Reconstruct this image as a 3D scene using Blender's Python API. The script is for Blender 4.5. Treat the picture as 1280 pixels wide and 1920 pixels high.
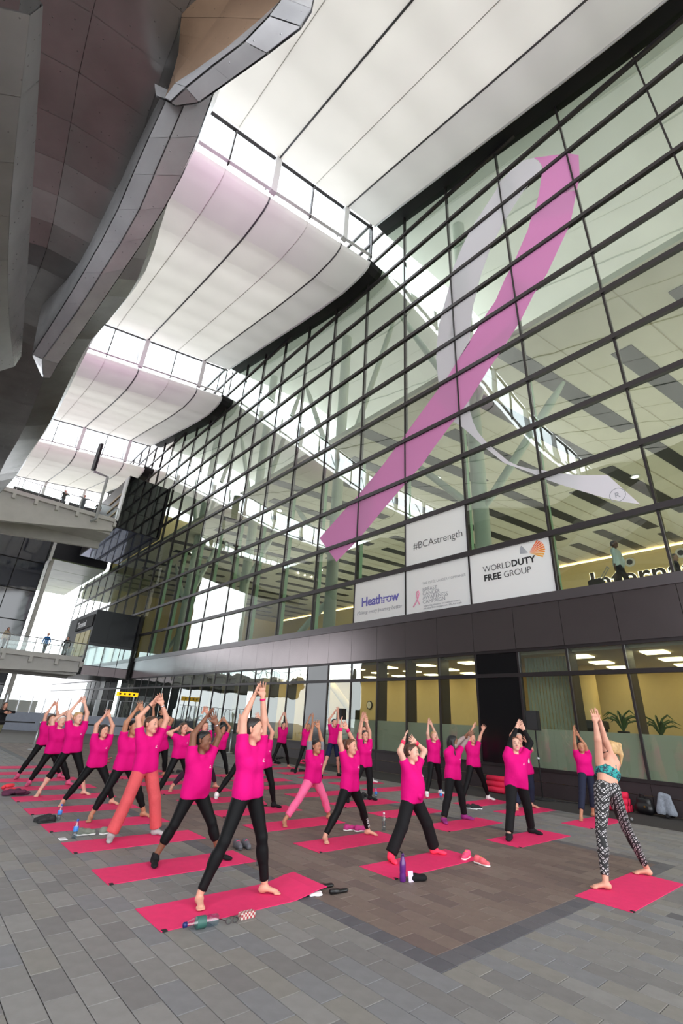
import bpy, math, random
import numpy as np
from mathutils import Vector, Matrix
for o in list(bpy.data.objects): bpy.data.objects.remove(o)
SC = bpy.context.scene
COL = SC.collection
rnd = random.Random(7)

# ---------------------------------------------------------------- camera
CAMH = 1.62
FPX = 863.93
_R = np.array([0.74241167, -0.66787659, 0.05259072])
_U = np.array([-0.31272165, -0.27605613, 0.90884442])
_F = np.array([0.59247792, 0.69118296, 0.41380676])
CAM = np.array([0., 0., CAMH])
cd = bpy.data.cameras.new('camera'); cam = bpy.data.objects.new('camera', cd); COL.objects.link(cam)
cd.sensor_fit = 'VERTICAL'; cd.sensor_height = 36.0; cd.lens = FPX / 1920 * 36
cd.clip_start = 0.05; cd.clip_end = 600
cam.matrix_world = Matrix(((_R[0], _U[0], -_F[0], 0), (_R[1], _U[1], -_F[1], 0), (_R[2], _U[2], -_F[2], CAMH), (0, 0, 0, 1)))
SC.camera = cam
# ---------------------------------------------------------------- world / light / exposure
W = bpy.data.worlds.new('sky'); SC.world = W; W.use_nodes = True
W.node_tree.nodes['Background'].inputs[0].default_value = (0.93, 0.965, 1.0, 1)
W.node_tree.nodes['Background'].inputs[1].default_value = 2.3
SC.view_settings.view_transform = 'Standard'; SC.view_settings.look = 'None'
SC.view_settings.exposure = 1.0; SC.view_settings.gamma = 1.0; SC.view_settings.use_curve_mapping = False
try:
    SC.cycles.use_denoising = True
    SC.cycles.max_bounces = 8; SC.cycles.diffuse_bounces = 4; SC.cycles.glossy_bounces = 3
    SC.cycles.transparent_max_bounces = 14; SC.cycles.transmission_bounces = 4
    SC.cycles.caustics_reflective = False; SC.cycles.caustics_refractive = False
    SC.cycles.sample_clamp_indirect = 4.0
except Exception: pass

# ---------------------------------------------------------------- materials
def lin(c):
    c = c / 255.0
    return c / 12.92 if c <= 0.04045 else ((c + 0.055) / 1.055) ** 2.4
def rgb(r, g, b): return (lin(r), lin(g), lin(b), 1.0)
MATS = {}
def mat(name, c, rough=0.6, metal=0.0, spec=0.5, var=0.0, vscale=6.0, bump=0.0, bscale=40.0, emit=None, es=1.0, coat=0.0, objrand=0.0):
    """Principled material; var = share of noise variation in the colour, bump = fine relief, objrand = change from object to object."""
    if name in MATS: return MATS[name]
    m = bpy.data.materials.new(name); m.use_nodes = True
    nt = m.node_tree; N = nt.nodes; L = nt.links
    b = N['Principled BSDF']
    col = rgb(*c)
    b.inputs['Base Color'].default_value = col
    b.inputs['Roughness'].default_value = rough; b.inputs['Metallic'].default_value = metal
    b.inputs['Specular IOR Level'].default_value = spec
    if coat: b.inputs['Coat Weight'].default_value = coat
    tc = None
    if var or bump:
        tc = N.new('ShaderNodeTexCoord')
    last = None
    if var:
        n = N.new('ShaderNodeTexNoise'); n.inputs['Scale'].default_value = vscale; n.inputs['Detail'].default_value = 5
        L.new(tc.outputs['Object'], n.inputs['Vector'])
        r = N.new('ShaderNodeMapRange'); r.inputs['From Min'].default_value = 0.25; r.inputs['From Max'].default_value = 0.75
        r.inputs['To Min'].default_value = 1 - var; r.inputs['To Max'].default_value = 1 + var
        L.new(n.outputs['Fac'], r.inputs['Value']); last = r.outputs['Result']
    if objrand:
        oi = N.new('ShaderNodeObjectInfo')
        r2 = N.new('ShaderNodeMapRange'); r2.inputs['To Min'].default_value = 1 - objrand; r2.inputs['To Max'].default_value = 1 + objrand
        L.new(oi.outputs['Random'], r2.inputs['Value'])
        if last is None: last = r2.outputs['Result']
        else:
            mu = N.new('ShaderNodeMath'); mu.operation = 'MULTIPLY'
            L.new(last, mu.inputs[0]); L.new(r2.outputs['Result'], mu.inputs[1]); last = mu.outputs[0]
    if last is not None:
        v = N.new('ShaderNodeVectorMath'); v.operation = 'SCALE'; v.inputs[0].default_value = col[:3]
        L.new(last, v.inputs['Scale']); L.new(v.outputs[0], b.inputs['Base Color'])
    if bump:
        n2 = N.new('ShaderNodeTexNoise'); n2.inputs['Scale'].default_value = bscale; n2.inputs['Detail'].default_value = 3
        L.new(tc.outputs['Object'], n2.inputs['Vector'])
        bp = N.new('ShaderNodeBump'); bp.inputs['Strength'].default_value = bump; bp.inputs['Distance'].default_value = 0.02
        L.new(n2.outputs['Fac'], bp.inputs['Height']); L.new(bp.outputs[0], b.inputs['Normal'])
    if emit:
        b.inputs['Emission Color'].default_value = rgb(*emit); b.inputs['Emission Strength'].default_value = es
    MATS[name] = m
    return m
def glass(name, tint, ior=1.5, rough=0.0, base=0.0, wavy=0.0):
    """thin architectural pane: tinted see-through mixed with a mirror reflection by Fresnel"""
    m = bpy.data.materials.new(name); m.use_nodes = True
    nt = m.node_tree; N = nt.nodes; L = nt.links; N.clear()
    out = N.new('ShaderNodeOutputMaterial'); mx = N.new('ShaderNodeMixShader')
    t = N.new('ShaderNodeBsdfTransparent'); t.inputs[0].default_value = (*[math.sqrt(v) for v in tint], 1)
    g = N.new('ShaderNodeBsdfGlossy'); g.inputs['Roughness'].default_value = rough; g.inputs[0].default_value = (0.95, 1, 0.97, 1)
    f = N.new('ShaderNodeFresnel'); f.inputs['IOR'].default_value = ior
    ad = N.new('ShaderNodeMath'); ad.operation = 'ADD'; ad.use_clamp = True; ad.inputs[1].default_value = base
    gm = N.new('ShaderNodeNewGeometry'); iv = N.new('ShaderNodeMath'); iv.operation = 'SUBTRACT'; iv.inputs[0].default_value = 1.0; L.new(gm.outputs['Backfacing'], iv.inputs[1])
    mu = N.new('ShaderNodeMath'); mu.operation = 'MULTIPLY'; L.new(ad.outputs[0], mu.inputs[0]); L.new(iv.outputs[0], mu.inputs[1])   # only the outer face of a pane mirrors
    L.new(f.outputs[0], ad.inputs[0]); L.new(mu.outputs[0], mx.inputs[0]); L.new(t.outputs[0], mx.inputs[1]); L.new(g.outputs[0], mx.inputs[2]); L.new(mx.outputs[0], out.inputs[0])
    if wavy:
        tc = N.new('ShaderNodeTexCoord'); n = N.new('ShaderNodeTexNoise'); n.inputs['Scale'].default_value = 0.7; n.inputs['Detail'].default_value = 1
        L.new(tc.outputs['Object'], n.inputs['Vector'])
        bp = N.new('ShaderNodeBump'); bp.inputs['Strength'].default_value = wavy; bp.inputs['Distance'].default_value = 0.05
        L.new(n.outputs['Fac'], bp.inputs['Height']); L.new(bp.outputs[0], g.inputs['Normal'])
    MATS[name] = m
    return m

M_frame = mat('dark bronze aluminium', (52, 47, 48), 0.42, 0.55, var=0.06)
M_transom = mat('grey transom cap', (62, 57, 59), 0.4, 0.5, var=0.05)
M_glass = glass('curtain wall glass', (0.66, 0.78, 0.70), 1.65, 0.0, 0.15, wavy=0.05)
M_glass_top = glass('fanlight glass', (0.72, 0.84, 0.78), 1.6, 0.0, 0.26, wavy=0.5)
M_glass_low = glass('shopfront glass', (0.80, 0.88, 0.80), 1.5, 0.0, 0.06, wavy=0.25)
M_clear = glass('balustrade glass', (0.86, 0.93, 0.92), 1.5, 0.0, 0.02)
M_skyglass = glass('clerestory glass', (0.93, 0.97, 1.0), 1.45)
M_spandrel = mat('bronze grey spandrel panel', (112, 104, 105), 0.22, 0.78, var=0.04, vscale=2, bump=0.04, bscale=1.2)
M_plinth = mat('dark brown plinth panel', (52, 44, 46), 0.45, 0.2, var=0.06)
M_black = mat('black panel', (14, 14, 17), 0.12, 0.0, 0.6, var=0.1)
M_blackmatt = mat('black matt', (16, 15, 17), 0.8, var=0.1)
M_white = mat('white print', (238, 238, 240), 0.5, var=0.01)
M_whitemetal = mat('white painted steel', (222, 222, 222), 0.4, var=0.03)
M_greypaint = mat('grey painted steel', (170, 172, 172), 0.4, var=0.03)
M_concrete = mat('pale beam concrete', (206, 203, 198), 0.7, var=0.06, vscale=1.5)
M_steel = mat('brushed steel', (170, 172, 175), 0.28, 0.9, var=0.04)
M_greensteel = mat('pale green steel tube', (208, 218, 204), 0.4, var=0.03)

# ---------------------------------------------------------------- mesh helpers
class MB:
    def __init__(s): s.v = []; s.f = []; s.m = []
    def add(s, vs, fs, mi=0):
        k = len(s.v); s.v += [tuple(map(float, p)) for p in vs]; s.f += [tuple(k + i for i in f) for f in fs]; s.m += [mi] * len(fs); return s
    def box(s, x0, y0, z0, x1, y1, z1, mi=0):
        return s.add([(x0, y0, z0), (x1, y0, z0), (x1, y1, z0), (x0, y1, z0), (x0, y0, z1), (x1, y0, z1), (x1, y1, z1), (x0, y1, z1)],
                     [(0, 3, 2, 1), (4, 5, 6, 7), (0, 1, 5, 4), (1, 2, 6, 5), (2, 3, 7, 6), (3, 0, 4, 7)], mi)
    def bevbox(s, x0, y0, z0, x1, y1, z1, b, mi=0):
        """box with its vertical and top edges chamfered"""
        ring = lambda i, z: [(x0 + i, y0 + b + i, z), (x0 + b + i, y0 + i, z), (x1 - b - i, y0 + i, z), (x1 - i, y0 + b + i, z), (x1 - i, y1 - b - i, z), (x1 - b - i, y1 - i, z), (x0 + b + i, y1 - i, z), (x0 + i, y1 - b - i, z)]
        return s.loft([ring(0, z0), ring(0, z1 - b), ring(b * .8, z1)], True, True, mi)
    def loft(s, rings, closed=True, caps=True, mi=0):
        n = len(rings[0]); vs = [p for r in rings for p in r]; fs = []
        for i in range(len(rings) - 1):
            for j in range(n if closed else n - 1):
                a, b = i * n + j, i * n + (j + 1) % n
                fs.append((a, b, b + n, a + n))
        if caps and closed:
            fs.append(tuple(range(n - 1, -1, -1))); fs.append(tuple(len(rings) * n - n + j for j in range(n)))
        return s.add(vs, fs, mi)
    def tube(s, pts, r, n=10, mi=0, caps=True):
        """pts: list of points; r: radius or list"""
        P = [np.array(p, float) for p in pts]; rr = r if hasattr(r, '__len__') else [r] * len(P)
        rings = []; prev = None
        for i, p in enumerate(P):
            d = P[min(i + 1, len(P) - 1)] - P[max(i - 1, 0)]; d = d / (np.linalg.norm(d) + 1e-9)
            if prev is None:
                a = np.cross(d, (0, 0, 1.)) if abs(d[2]) < .9 else np.cross(d, (1., 0, 0))
            else: a = prev - d * (prev @ d)
            a /= np.linalg.norm(a) + 1e-9; prev = a; b = np.cross(d, a)
            rings.append([p + rr[i] * (math.cos(t) * a + math.sin(t) * b) for t in np.linspace(0, 2 * math.pi, n, endpoint=False)])
        return s.loft(rings, True, caps, mi)
    def lathe(s, prof, c=(0, 0, 0), n=16, mi=0, axis=(0, 0, 1)):
        """prof: (radius, height) pairs turned about axis from c"""
        ax = np.array(axis, float); ax /= np.linalg.norm(ax)
        a = np.cross(ax, (0, 1., 0)) if abs(ax[1]) < .9 else np.cross(ax, (1., 0, 0)); a /= np.linalg.norm(a); b = np.cross(ax, a); c = np.array(c, float)
        return s.loft([[c + ax * h + r * (math.cos(t) * a + math.sin(t) * b) for t in np.linspace(0, 2 * math.pi, n, endpoint=False)] for r, h in prof], True, True, mi)
    def quad(s, a, b, c, d, mi=0): return s.add([a, b, c, d], [(0, 1, 2, 3)], mi)
    def build(s, name, mats, parent=None, smooth=False, loc=None, **props):
        return mesh_obj(name, s.v, s.f, mats, parent, smooth, s.m, loc, **props)
ROOT = {}
def rootloc(o):
    while o.parent is not None: o = o.parent
    return np.array(o.location)
def mesh_obj(name, v, f, mats, parent=None, smooth=False, mi=None, loc=None, **props):
    v = np.asarray(v, float)
    if parent is not None: off = rootloc(parent)
    elif loc is not None: off = np.array(loc, float)
    else:
        lo, hi = v.min(0), v.max(0); off = np.array([(lo[0] + hi[0]) / 2, (lo[1] + hi[1]) / 2, lo[2]])
    me = bpy.data.meshes.new(name); me.from_pydata((v - off).tolist(), [], f if isinstance(f, list) else f.tolist())
    if not isinstance(mats, (list, tuple)): mats = [mats]
    for m in mats: me.materials.append(m)
    if mi is not None and len(mats) > 1: me.polygons.foreach_set('material_index', np.asarray(mi, np.int32))
    if smooth: me.polygons.foreach_set('use_smooth', np.ones(len(me.polygons), bool))
    me.update()
    o = bpy.data.objects.new(name, me); COL.objects.link(o)
    if parent is not None: o.parent = parent
    else: o.location = off
    for k, val in props.items(): o[k] = val
    return o
def inst(name, me, pos, parent, rotz=0.0, scale=None, **props):
    """one more object on existing mesh data, standing at world pos"""
    o = bpy.data.objects.new(name, me); COL.objects.link(o)
    o.parent = parent
    o.location = np.array(pos, float) - (rootloc(parent) if parent is not None else 0)
    if rotz: o.rotation_euler = (0, 0, rotz)
    if scale: o.scale = scale
    for k, val in props.items(): o[k] = val
    return o
def thing(name, loc, label=None, cat=None, group=None, kind=None):
    o = bpy.data.objects.new(name, None); COL.objects.link(o); o.location = loc; o.empty_display_size = 0.1
    if label: o['label'] = label
    if cat: o['category'] = cat
    if group: o['group'] = group
    if kind: o['kind'] = kind
    return o
def tag(o, label, cat, group=None):
    o['label'] = label; o['category'] = cat
    if group: o['group'] = group
    return o
def struct(o, label=None):
    o['kind'] = 'structure'
    if label: o['label'] = label
    return o
def text_mesh(name, body, size, mat_, parent, origin, right, up, bold=0.0, space=1.0, depth=0.004, align='LEFT', shear=0.0):
    """lettering as a flat raised mesh; origin = world position of the baseline start"""
    cu = bpy.data.curves.new('lettering', 'FONT'); cu.body = body; cu.size = size; cu.extrude = depth; cu.offset = bold; cu.space_character = space; cu.align_x = align; cu.shear = shear
    cu.resolution_u = 3
    ob = bpy.data.objects.new('lettering', cu); COL.objects.link(ob)
    dg = bpy.context.evaluated_depsgraph_get(); dg.update()
    me = bpy.data.meshes.new_from_object(ob.evaluated_get(dg))
    bpy.data.objects.remove(ob); bpy.data.curves.remove(cu)
    n = len(me.vertices); co = np.empty(n * 3); me.vertices.foreach_get('co', co); co = co.reshape(-1, 3)
    r = np.array(right, float); u = np.array(up, float); nn = np.cross(r, u)
    w = np.array(origin, float) + co[:, :1] * r + co[:, 1:2] * u + co[:, 2:] * nn - (rootloc(parent) if parent is not None else 0)
    me.vertices.foreach_set('co', w.ravel()); me.materials.clear(); me.materials.append(mat_); me.update()
    o = bpy.data.objects.new(name, me); COL.objects.link(o); o.parent = parent
    return o
# ================================================================ FLOOR
def project(P):
    d = np.asarray(P, float) - CAM; w = d @ _F
    return 640 + FPX * (d @ _R) / w, 960 - FPX * (d @ _U) / w, w
M_joint = mat('dark paving joint', (46, 42, 40), 0.9, var=0.1)
GREY = [mat('grey granite %s' % n, c, 0.62, var=0.10, vscale=9, bump=0.05, bscale=120) for n, c in (('a', (121, 119, 117)), ('b', (128, 126, 124)), ('c', (113, 111, 110)), ('d', (124, 121, 116)), ('e', (117, 117, 119)))]
BROWN = [mat('brown granite %s' % n, c, 0.6, var=0.10, vscale=9, bump=0.05, bscale=120) for n, c in (('a', (108, 93, 86)), ('b', (113, 98, 90)), ('c', (102, 88, 83)), ('d', (117, 103, 95)))]
DARK = [mat('dark granite %s' % n, c, 0.6, var=0.10, vscale=9, bump=0.05, bscale=120) for n, c in (('a', (90, 89, 93)), ('b', (83, 83, 88)))]
TONES = GREY + BROWN + DARK
floor = mesh_obj('floor', [(-60, -40, -.012), (60, -40, -.012), (60, 160, -.012), (-60, 160, -.012)], [(0, 1, 2, 3)], mat('far paving', (104, 99, 96), 0.6, var=0.12, vscale=2), None, loc=(0, 0, -.012))
struct(floor, 'grey and brown granite paving of the covered court')
jb = mesh_obj('joint_bed', [(-5, -4, -.007), (14.4, -4, -.007), (14.4, 27, -.007), (-5, 27, -.007)], [(0, 1, 2, 3)], M_joint, floor)
TW, TL = 0.195, 0.385
tiles = []
for k in range(-56, 44):
    x0 = 3.76 + k * TW; x1 = x0 + TW
    if x1 > 14.39 or x0 < -5: continue
    dark_left = k == -1
    off = (k % 2) * TL / 2
    y = -3.6 + off
    def put(y0, y1, tone): tiles.append((x0, y0, x1, y1, tone))
    while y < 26.5:
        y0, y1 = y, y + TL
        xm = (x0 + x1) / 2
        inb = 3.76 < xm < 8.83
        if dark_left or 8.83 < xm < 9.03:
            a = max(y0, 2.755)
            if y1 > 2.755:
                h = (a + y1) / 2
                if y1 - a > .25: put(a, h, 'd'); put(h, y1, 'd')
                else: put(a, y1, 'd')
                if y0 < 2.755 - .02: put(y0, 2.755, 'g')
            else: put(y0, y1, 'd' if (8.83 < xm and False) else 'g')
        elif inb:
            if y1 <= 2.755: put(y0, y1, 'd' if 6.45 < xm < 6.66 and y1 < 2.4 else 'g')
            elif y0 >= 2.95: put(y0, y1, 'b')
            else:
                if y0 < 2.73: put(y0, 2.755, 'g')
                if y1 > 2.97: put(2.95, y1, 'b')
        else: put(y0, y1, 'g')
        y = y1
    if 3.76 < (x0 + x1) / 2 < 8.83: put(2.755, 2.95, 'd')
pitems = []
tone_pool = {'g': [0, 1, 2, 3, 4], 'b': [5, 6, 7, 8], 'd': [9, 10]}
gx = .0028
near = []
for t in tiles:
    cx, cy = (t[0] + t[2]) / 2, (t[1] + t[3]) / 2
    px, py, w = project((cx, cy, 0))
    vis = w > .2 and -40 < px < 1320 and py < 1960
    near.append((math.hypot(cx, cy) if vis else 1e3 + math.hypot(cx, cy), t))
near.sort(key=lambda a: a[0])
pav_me = {}
rest = MB()
for i, (dist, t) in enumerate(near):
    tone = rnd.choice(tone_pool[t[4]]); x0, y0, x1, y1 = t[0] + gx, t[1] + gx, t[2] - gx, t[3] - gx
    dz = rnd.uniform(-.0012, .0)
    if i < 300:
        w_, l_ = round(x1 - x0, 3), round(y1 - y0, 3)
        key = (w_, l_, tone)
        if key not in pav_me:
            b = MB(); b.bevbox(-w_ / 2, -l_ / 2, -.012, w_ / 2, l_ / 2, 0, .0025)
            o = mesh_obj('paver', b.v, b.f, TONES[tone], floor, loc=None); pav_me[key] = o.data
            n = len(o.data.vertices); o.data.vertices.foreach_set('co', np.array(b.v).ravel()); o.location = np.array([(x0 + x1) / 2, (y0 + y1) / 2, dz]) - rootloc(floor)
        else: inst('paver', pav_me[key], ((x0 + x1) / 2, (y0 + y1) / 2, dz), floor)
    else:
        z1 = dz; z0 = -.012
        rest.add([(x0, y0, z1), (x1, y0, z1), (x1, y1, z1), (x0, y1, z1), (x0, y0, z0), (x1, y0, z0), (x1, y1, z0), (x0, y1, z0)], [(0, 1, 2, 3), (4, 5, 1, 0), (5, 6, 2, 1), (6, 7, 3, 2), (7, 4, 0, 3)], tone)
rest.build('paving', TONES, floor, kind='stuff')

# ================================================================ RIGHT FACADE (curtain wall)
XF = 14.409; FY0 = -0.072; FS = 3.1143; FZ0 = 5.49; FDZ = 2.1517
wall = thing('wall_right', (XF, 10, 0), kind='structure'); wall['label'] = 'tall glazed curtain wall of the terminal with dark mullions'
KTOP = 13
JMIN, JMAX = -2, 23
ymin, ymax = FY0 + JMIN * FS, FY0 + JMAX * FS
for k in range(1, KTOP + 1):
    z = FZ0 + k * FDZ
    b = MB(); b.box(XF - .10, ymin, z - .095, XF + .06, ymax, z + .095); b.build('transom', M_transom, wall)
mul = None
for j in range(JMIN, JMAX + 1):
    y = FY0 + j * FS
    b = MB(); b.box(XF - .05, y - .032, FZ0, XF + .16, y + .032, 33.8); b.build('mullion', M_frame, wall)
SIGN = {(4, 0), (3, 0), (2, 0), (3, 1)}   # cells covered by printed panels: (mullion index, row)
pane = MB(); pane.box(-.012, -FS / 2 + .03, -FDZ / 2 + .08, .012, FS / 2 - .03, FDZ / 2 - .08)
pane_o = None
npane = 0
for j in range(JMIN, JMAX):
    for k in range(0, KTOP):
        if (j, k) in SIGN: continue
        yc, zc = FY0 + (j + .5) * FS, FZ0 + (k + .5) * FDZ
        if j > 14 and (k > 8 or k < 1): continue
        if pane_o is None:
            pane_o = pane.build('pane', M_glass, wall); pane_o.location = np.array((XF, yc, zc)) - rootloc(wall); pane_o.data.vertices.foreach_set('co', np.array(pane.v).ravel())
        else:
            o = inst('pane', pane_o.data, (XF, yc, zc), wall)
            o.rotation_euler = (rnd.gauss(0, .0006), rnd.gauss(0, .0012), rnd.gauss(0, .0012))
# interior fins behind the lowest rows have green edges
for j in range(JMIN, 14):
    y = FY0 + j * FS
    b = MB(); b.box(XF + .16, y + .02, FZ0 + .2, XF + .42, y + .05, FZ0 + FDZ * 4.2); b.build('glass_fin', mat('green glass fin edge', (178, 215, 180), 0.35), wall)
# sill, spandrel, ground-floor glazing
b = MB(); b.box(XF - .12, ymin, 5.40, XF + .1, ymax, 5.70); b.build('sill', mat('sill cap', (92, 86, 88), 0.35, 0.5), wall)
HB = FS / 2
sp = None
ys = [FY0 + i * HB for i in range(2 * JMIN, 2 * JMAX)]
for y in ys:
    b = MB(); b.box(XF - .085, y + .006, 4.05, XF + .05, y + HB - .006, 5.40)
    o = b.build('spandrel_panel', M_spandrel, wall)
b = MB(); b.box(XF - .04, ymin, 4.0, XF + .05, ymax, 5.42); b.build('spandrel_backing', M_blackmatt, wall)
b = MB(); b.box(XF - .06, ymin, 3.96, XF + .08, ymax, 4.05); b.build('head_rail', M_frame, wall)
b = MB(); b.box(XF - .06, ymin, 3.20, XF + .08, ymax, 3.32); b.build('transom', M_frame, wall)
b = MB(); b.box(XF - .06, ymin, .64, XF + .08, ymax, .72); b.build('glazing_bead', M_frame, wall)
for y in ys:
    b = MB(); b.box(XF - .02, y + .005, .37, XF + .06, y + HB - .005, .64); b.build('plinth_panel', M_plinth, wall)
    b = MB(); b.box(XF - .005, y + .005, 0, XF + .06, y + HB - .005, .36); b.build('plinth_panel', M_plinth, wall)
M_frost = None
def frosted():
    m = bpy.data.materials.new('frosted film'); m.use_nodes = True; nt = m.node_tree; N = nt.nodes; L = nt.links; N.clear()
    out = N.new('ShaderNodeOutputMaterial'); mx = N.new('ShaderNodeMixShader'); mx.inputs[0].default_value = .55
    t = N.new('ShaderNodeBsdfTranslucent'); t.inputs[0].default_value = (.62, .66, .5, 1)
    d = N.new('ShaderNodeBsdfDiffuse'); d.inputs[0].default_value = (.60, .62, .53, 1)
    mx2 = N.new('ShaderNodeMixShader'); g = N.new('ShaderNodeBsdfGlossy'); g.inputs['Roughness'].default_value = .05
    f = N.new('ShaderNodeFresnel'); f.inputs[0].default_value = 1.45
    L.new(d.outputs[0], mx.inputs[1]); L.new(t.outputs[0], mx.inputs[2]); L.new(f.outputs[0], mx2.inputs[0]); L.new(mx.outputs[0], mx2.inputs[1]); L.new(g.outputs[0], mx2.inputs[2]); L.new(mx2.outputs[0], out.inputs[0])
    return m
M_frost = frosted()
for i, y in enumerate(ys):
    ym = y + HB / 2
    if ym > 56: break
    b = MB(); b.box(XF - .045, y - .03, .64, XF + .12, y + .03, 4.05); b.build('mullion', M_frame, wall)
    solid = abs(ym - 8.5) < .6 or abs(ym - 17.84) < .6
    if ym > 46:
        b = MB(); b.box(XF - .02, y + .03, 0, XF + .05, y + HB - .03, 3.96); b.build('shopfront_panel', M_black if i % 3 else M_greypaint, wall)
        continue
    if solid:
        b = MB(); b.box(XF - .02, y + .03, .72, XF + .02, y + HB - .03, 3.20); b.box(XF - .02, y + .03, 3.32, XF + .02, y + HB - .03, 3.96); b.build('opaque_panel', M_black, wall)
        continue
    b = MB(); b.box(XF - .01, y + .03, 3.32, XF + .01, y + HB - .03, 3.96); b.build('pane', M_glass_top, wall)
    b = MB(); b.box(XF - .01, y + .03, .72, XF + .01, y + HB - .03, 3.20); b.build('pane', M_glass_low, wall)
    if ym < 16.5:
        b = MB(); b.box(XF + .02, y + .03, .72, XF + .03, y + HB - .03, 1.74); b.build('frosted_film', M_frost, wall)
    # dark return of each bay beside the mullion
    b = MB(); b.box(XF + .12, y - .03, .72, XF + .55, y + .08, 3.96); b.build('bay_return', mat('bay return', (38, 40, 42), 0.4), wall)

def film(name, col, fac=.42):
    m = bpy.data.materials.new(name); m.use_nodes = True; nt = m.node_tree; N = nt.nodes; L = nt.links; N.clear()
    out = N.new('ShaderNodeOutputMaterial'); mx = N.new('ShaderNodeMixShader'); mx.inputs[0].default_value = fac
    d = N.new('ShaderNodeBsdfDiffuse'); d.inputs[0].default_value = (*col, 1); t = N.new('ShaderNodeBsdfTranslucent'); t.inputs[0].default_value = (*[min(1, v * 1.25) for v in col], 1)
    L.new(d.outputs[0], mx.inputs[1]); L.new(t.outputs[0], mx.inputs[2]); L.new(mx.outputs[0], out.inputs[0]); MATS[name] = m
    return m
M_panel = film('backlit white print film', (.93, .94, .95), .45)
# printed white panels on the curtain wall
def yz(j): return FY0 + j * FS
RGT = (0, -1, 0); UPV = (0, 0, 1)
sx = XF - .03
def sign(name, j, k, label):
    t = thing(name, (sx, yz(j + .5), FZ0 + k * FDZ + (.21 if k == 0 else .1)), label, 'sign')
    b = MB(); b.box(sx, yz(j) + .034, FZ0 + k * FDZ + (.21 if k == 0 else .095), sx + .02, yz(j + 1) - .034, FZ0 + (k + 1) * FDZ - .095); b.build('panel', M_panel, t)
    return t
M_ink = mat('charcoal ink', (52, 52, 56), 0.5); M_inkb = mat('black ink', (24, 24, 28), 0.5); M_violet = mat('violet ink', (96, 90, 168), 0.5); M_greyink = mat('grey ink', (158, 158, 164), 0.5); M_pinkink = mat('rose ink', (214, 140, 165), 0.5)
tx = sx - .003
t = sign('facade_sign', 3, 1, 'white printed facade panel reading #BCAstrength')
text_mesh('lettering', '#BCAstrength', .445, M_ink, t, (tx, 11.95, 8.42), RGT, UPV, bold=-.006, space=.95)
t = sign('facade_sign', 4, 0, 'white printed facade panel with violet Heathrow lettering')
text_mesh('lettering', 'Heathrow', .58, M_violet, t, (tx, 15.02, 6.40), RGT, UPV, bold=.012, space=.93)
text_mesh('tagline', 'Making every journey better', .235, M_greyink, t, (tx, 15.28, 6.05), RGT, UPV, shear=.15)
for q in range(3):
    b = MB(); b.box(tx - .008, 13.75 - q * .02, 6.44 + q * .1, tx - .002, 13.28 - q * .18, 6.462 + q * .1); b.build('slash', M_white, t)
t = sign('facade_sign', 3, 0, 'white printed facade panel with small pink ribbon and grey campaign text')
text_mesh('lettering', 'THE ESTÉE LAUDER COMPANIES', .142, M_greyink, t, (tx, 11.50, 6.82), RGT, UPV, bold=-.002)
for q, s in enumerate(('BREAST', 'CANCER', 'AWARENESS', 'CAMPAIGN')): text_mesh('lettering', s, .215, M_greyink, t, (tx, 11.50, 6.54 - q * .165), RGT, UPV)
text_mesh('lettering', 'Supporting education and medical research', .098, M_greyink, t, (tx, 11.46, 5.92), RGT, UPV)
text_mesh('lettering', 'Join us at BCAcampaign.com  #BCAstrength', .098, M_greyink, t, (tx, 11.46, 5.82), RGT, UPV)
b = MB(); b.tube([(tx, 11.98, 5.98), (tx, 11.86, 6.12), (tx, 11.72, 6.32), (tx, 11.66, 6.5), (tx, 11.70, 6.6), (tx, 11.78, 6.58), (tx, 11.80, 6.42), (tx, 11.74, 6.2), (tx, 11.66, 6.05)], .028, 6); b.build('ribbon_emblem', M_pinkink, t)
t = sign('facade_sign', 2, 0, 'white printed facade panel reading World Duty Free Group with butterfly emblem')
text_mesh('lettering', 'WORLD', .315, M_ink, t, (tx, 8.72, 6.80), RGT, UPV, bold=-.004, space=.92)
text_mesh('lettering', 'DUTY', .315, M_inkb, t, (tx, 7.60, 6.80), RGT, UPV, bold=.009, space=1.04)
text_mesh('lettering', 'FREE', .315, M_inkb, t, (tx, 8.70, 6.47), RGT, UPV, bold=.009, space=1.06)
text_mesh('lettering', 'GROUP', .315, M_ink, t, (tx, 7.93, 6.47), RGT, UPV, bold=-.004, space=.92)
for q in range(9):
    a0 = math.radians(20 + q * 9 - 45); ln = .52 + .05 * math.sin(q * .4)
    c = (6.93, 7.14)
    col = [(232, 160, 40), (236, 140, 40), (238, 120, 40), (225, 95, 45)][min(3, q // 2)]
    p = lambda a, l: (tx, c[0] - l * math.cos(a), c[1] + l * math.sin(a))
    b = MB(); b.add([p(a0, .03), p(a0 - .058, ln), p(a0 + .058, ln)], [(0, 1, 2)]); b.build('wing_blade', mat('orange ink %d' % (q // 2), col, 0.5), t)
for q in range(8):
    a0 = math.radians(128 + q * 6); ln = .40 - .012 * q
    b = MB(); b.add([p(a0, .03), p(a0 - .03, ln), p(a0 + .03, ln)], [(0, 1, 2)]); b.build('wing_blade', mat('slate ink', (110, 120, 138), 0.5), t)

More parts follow.
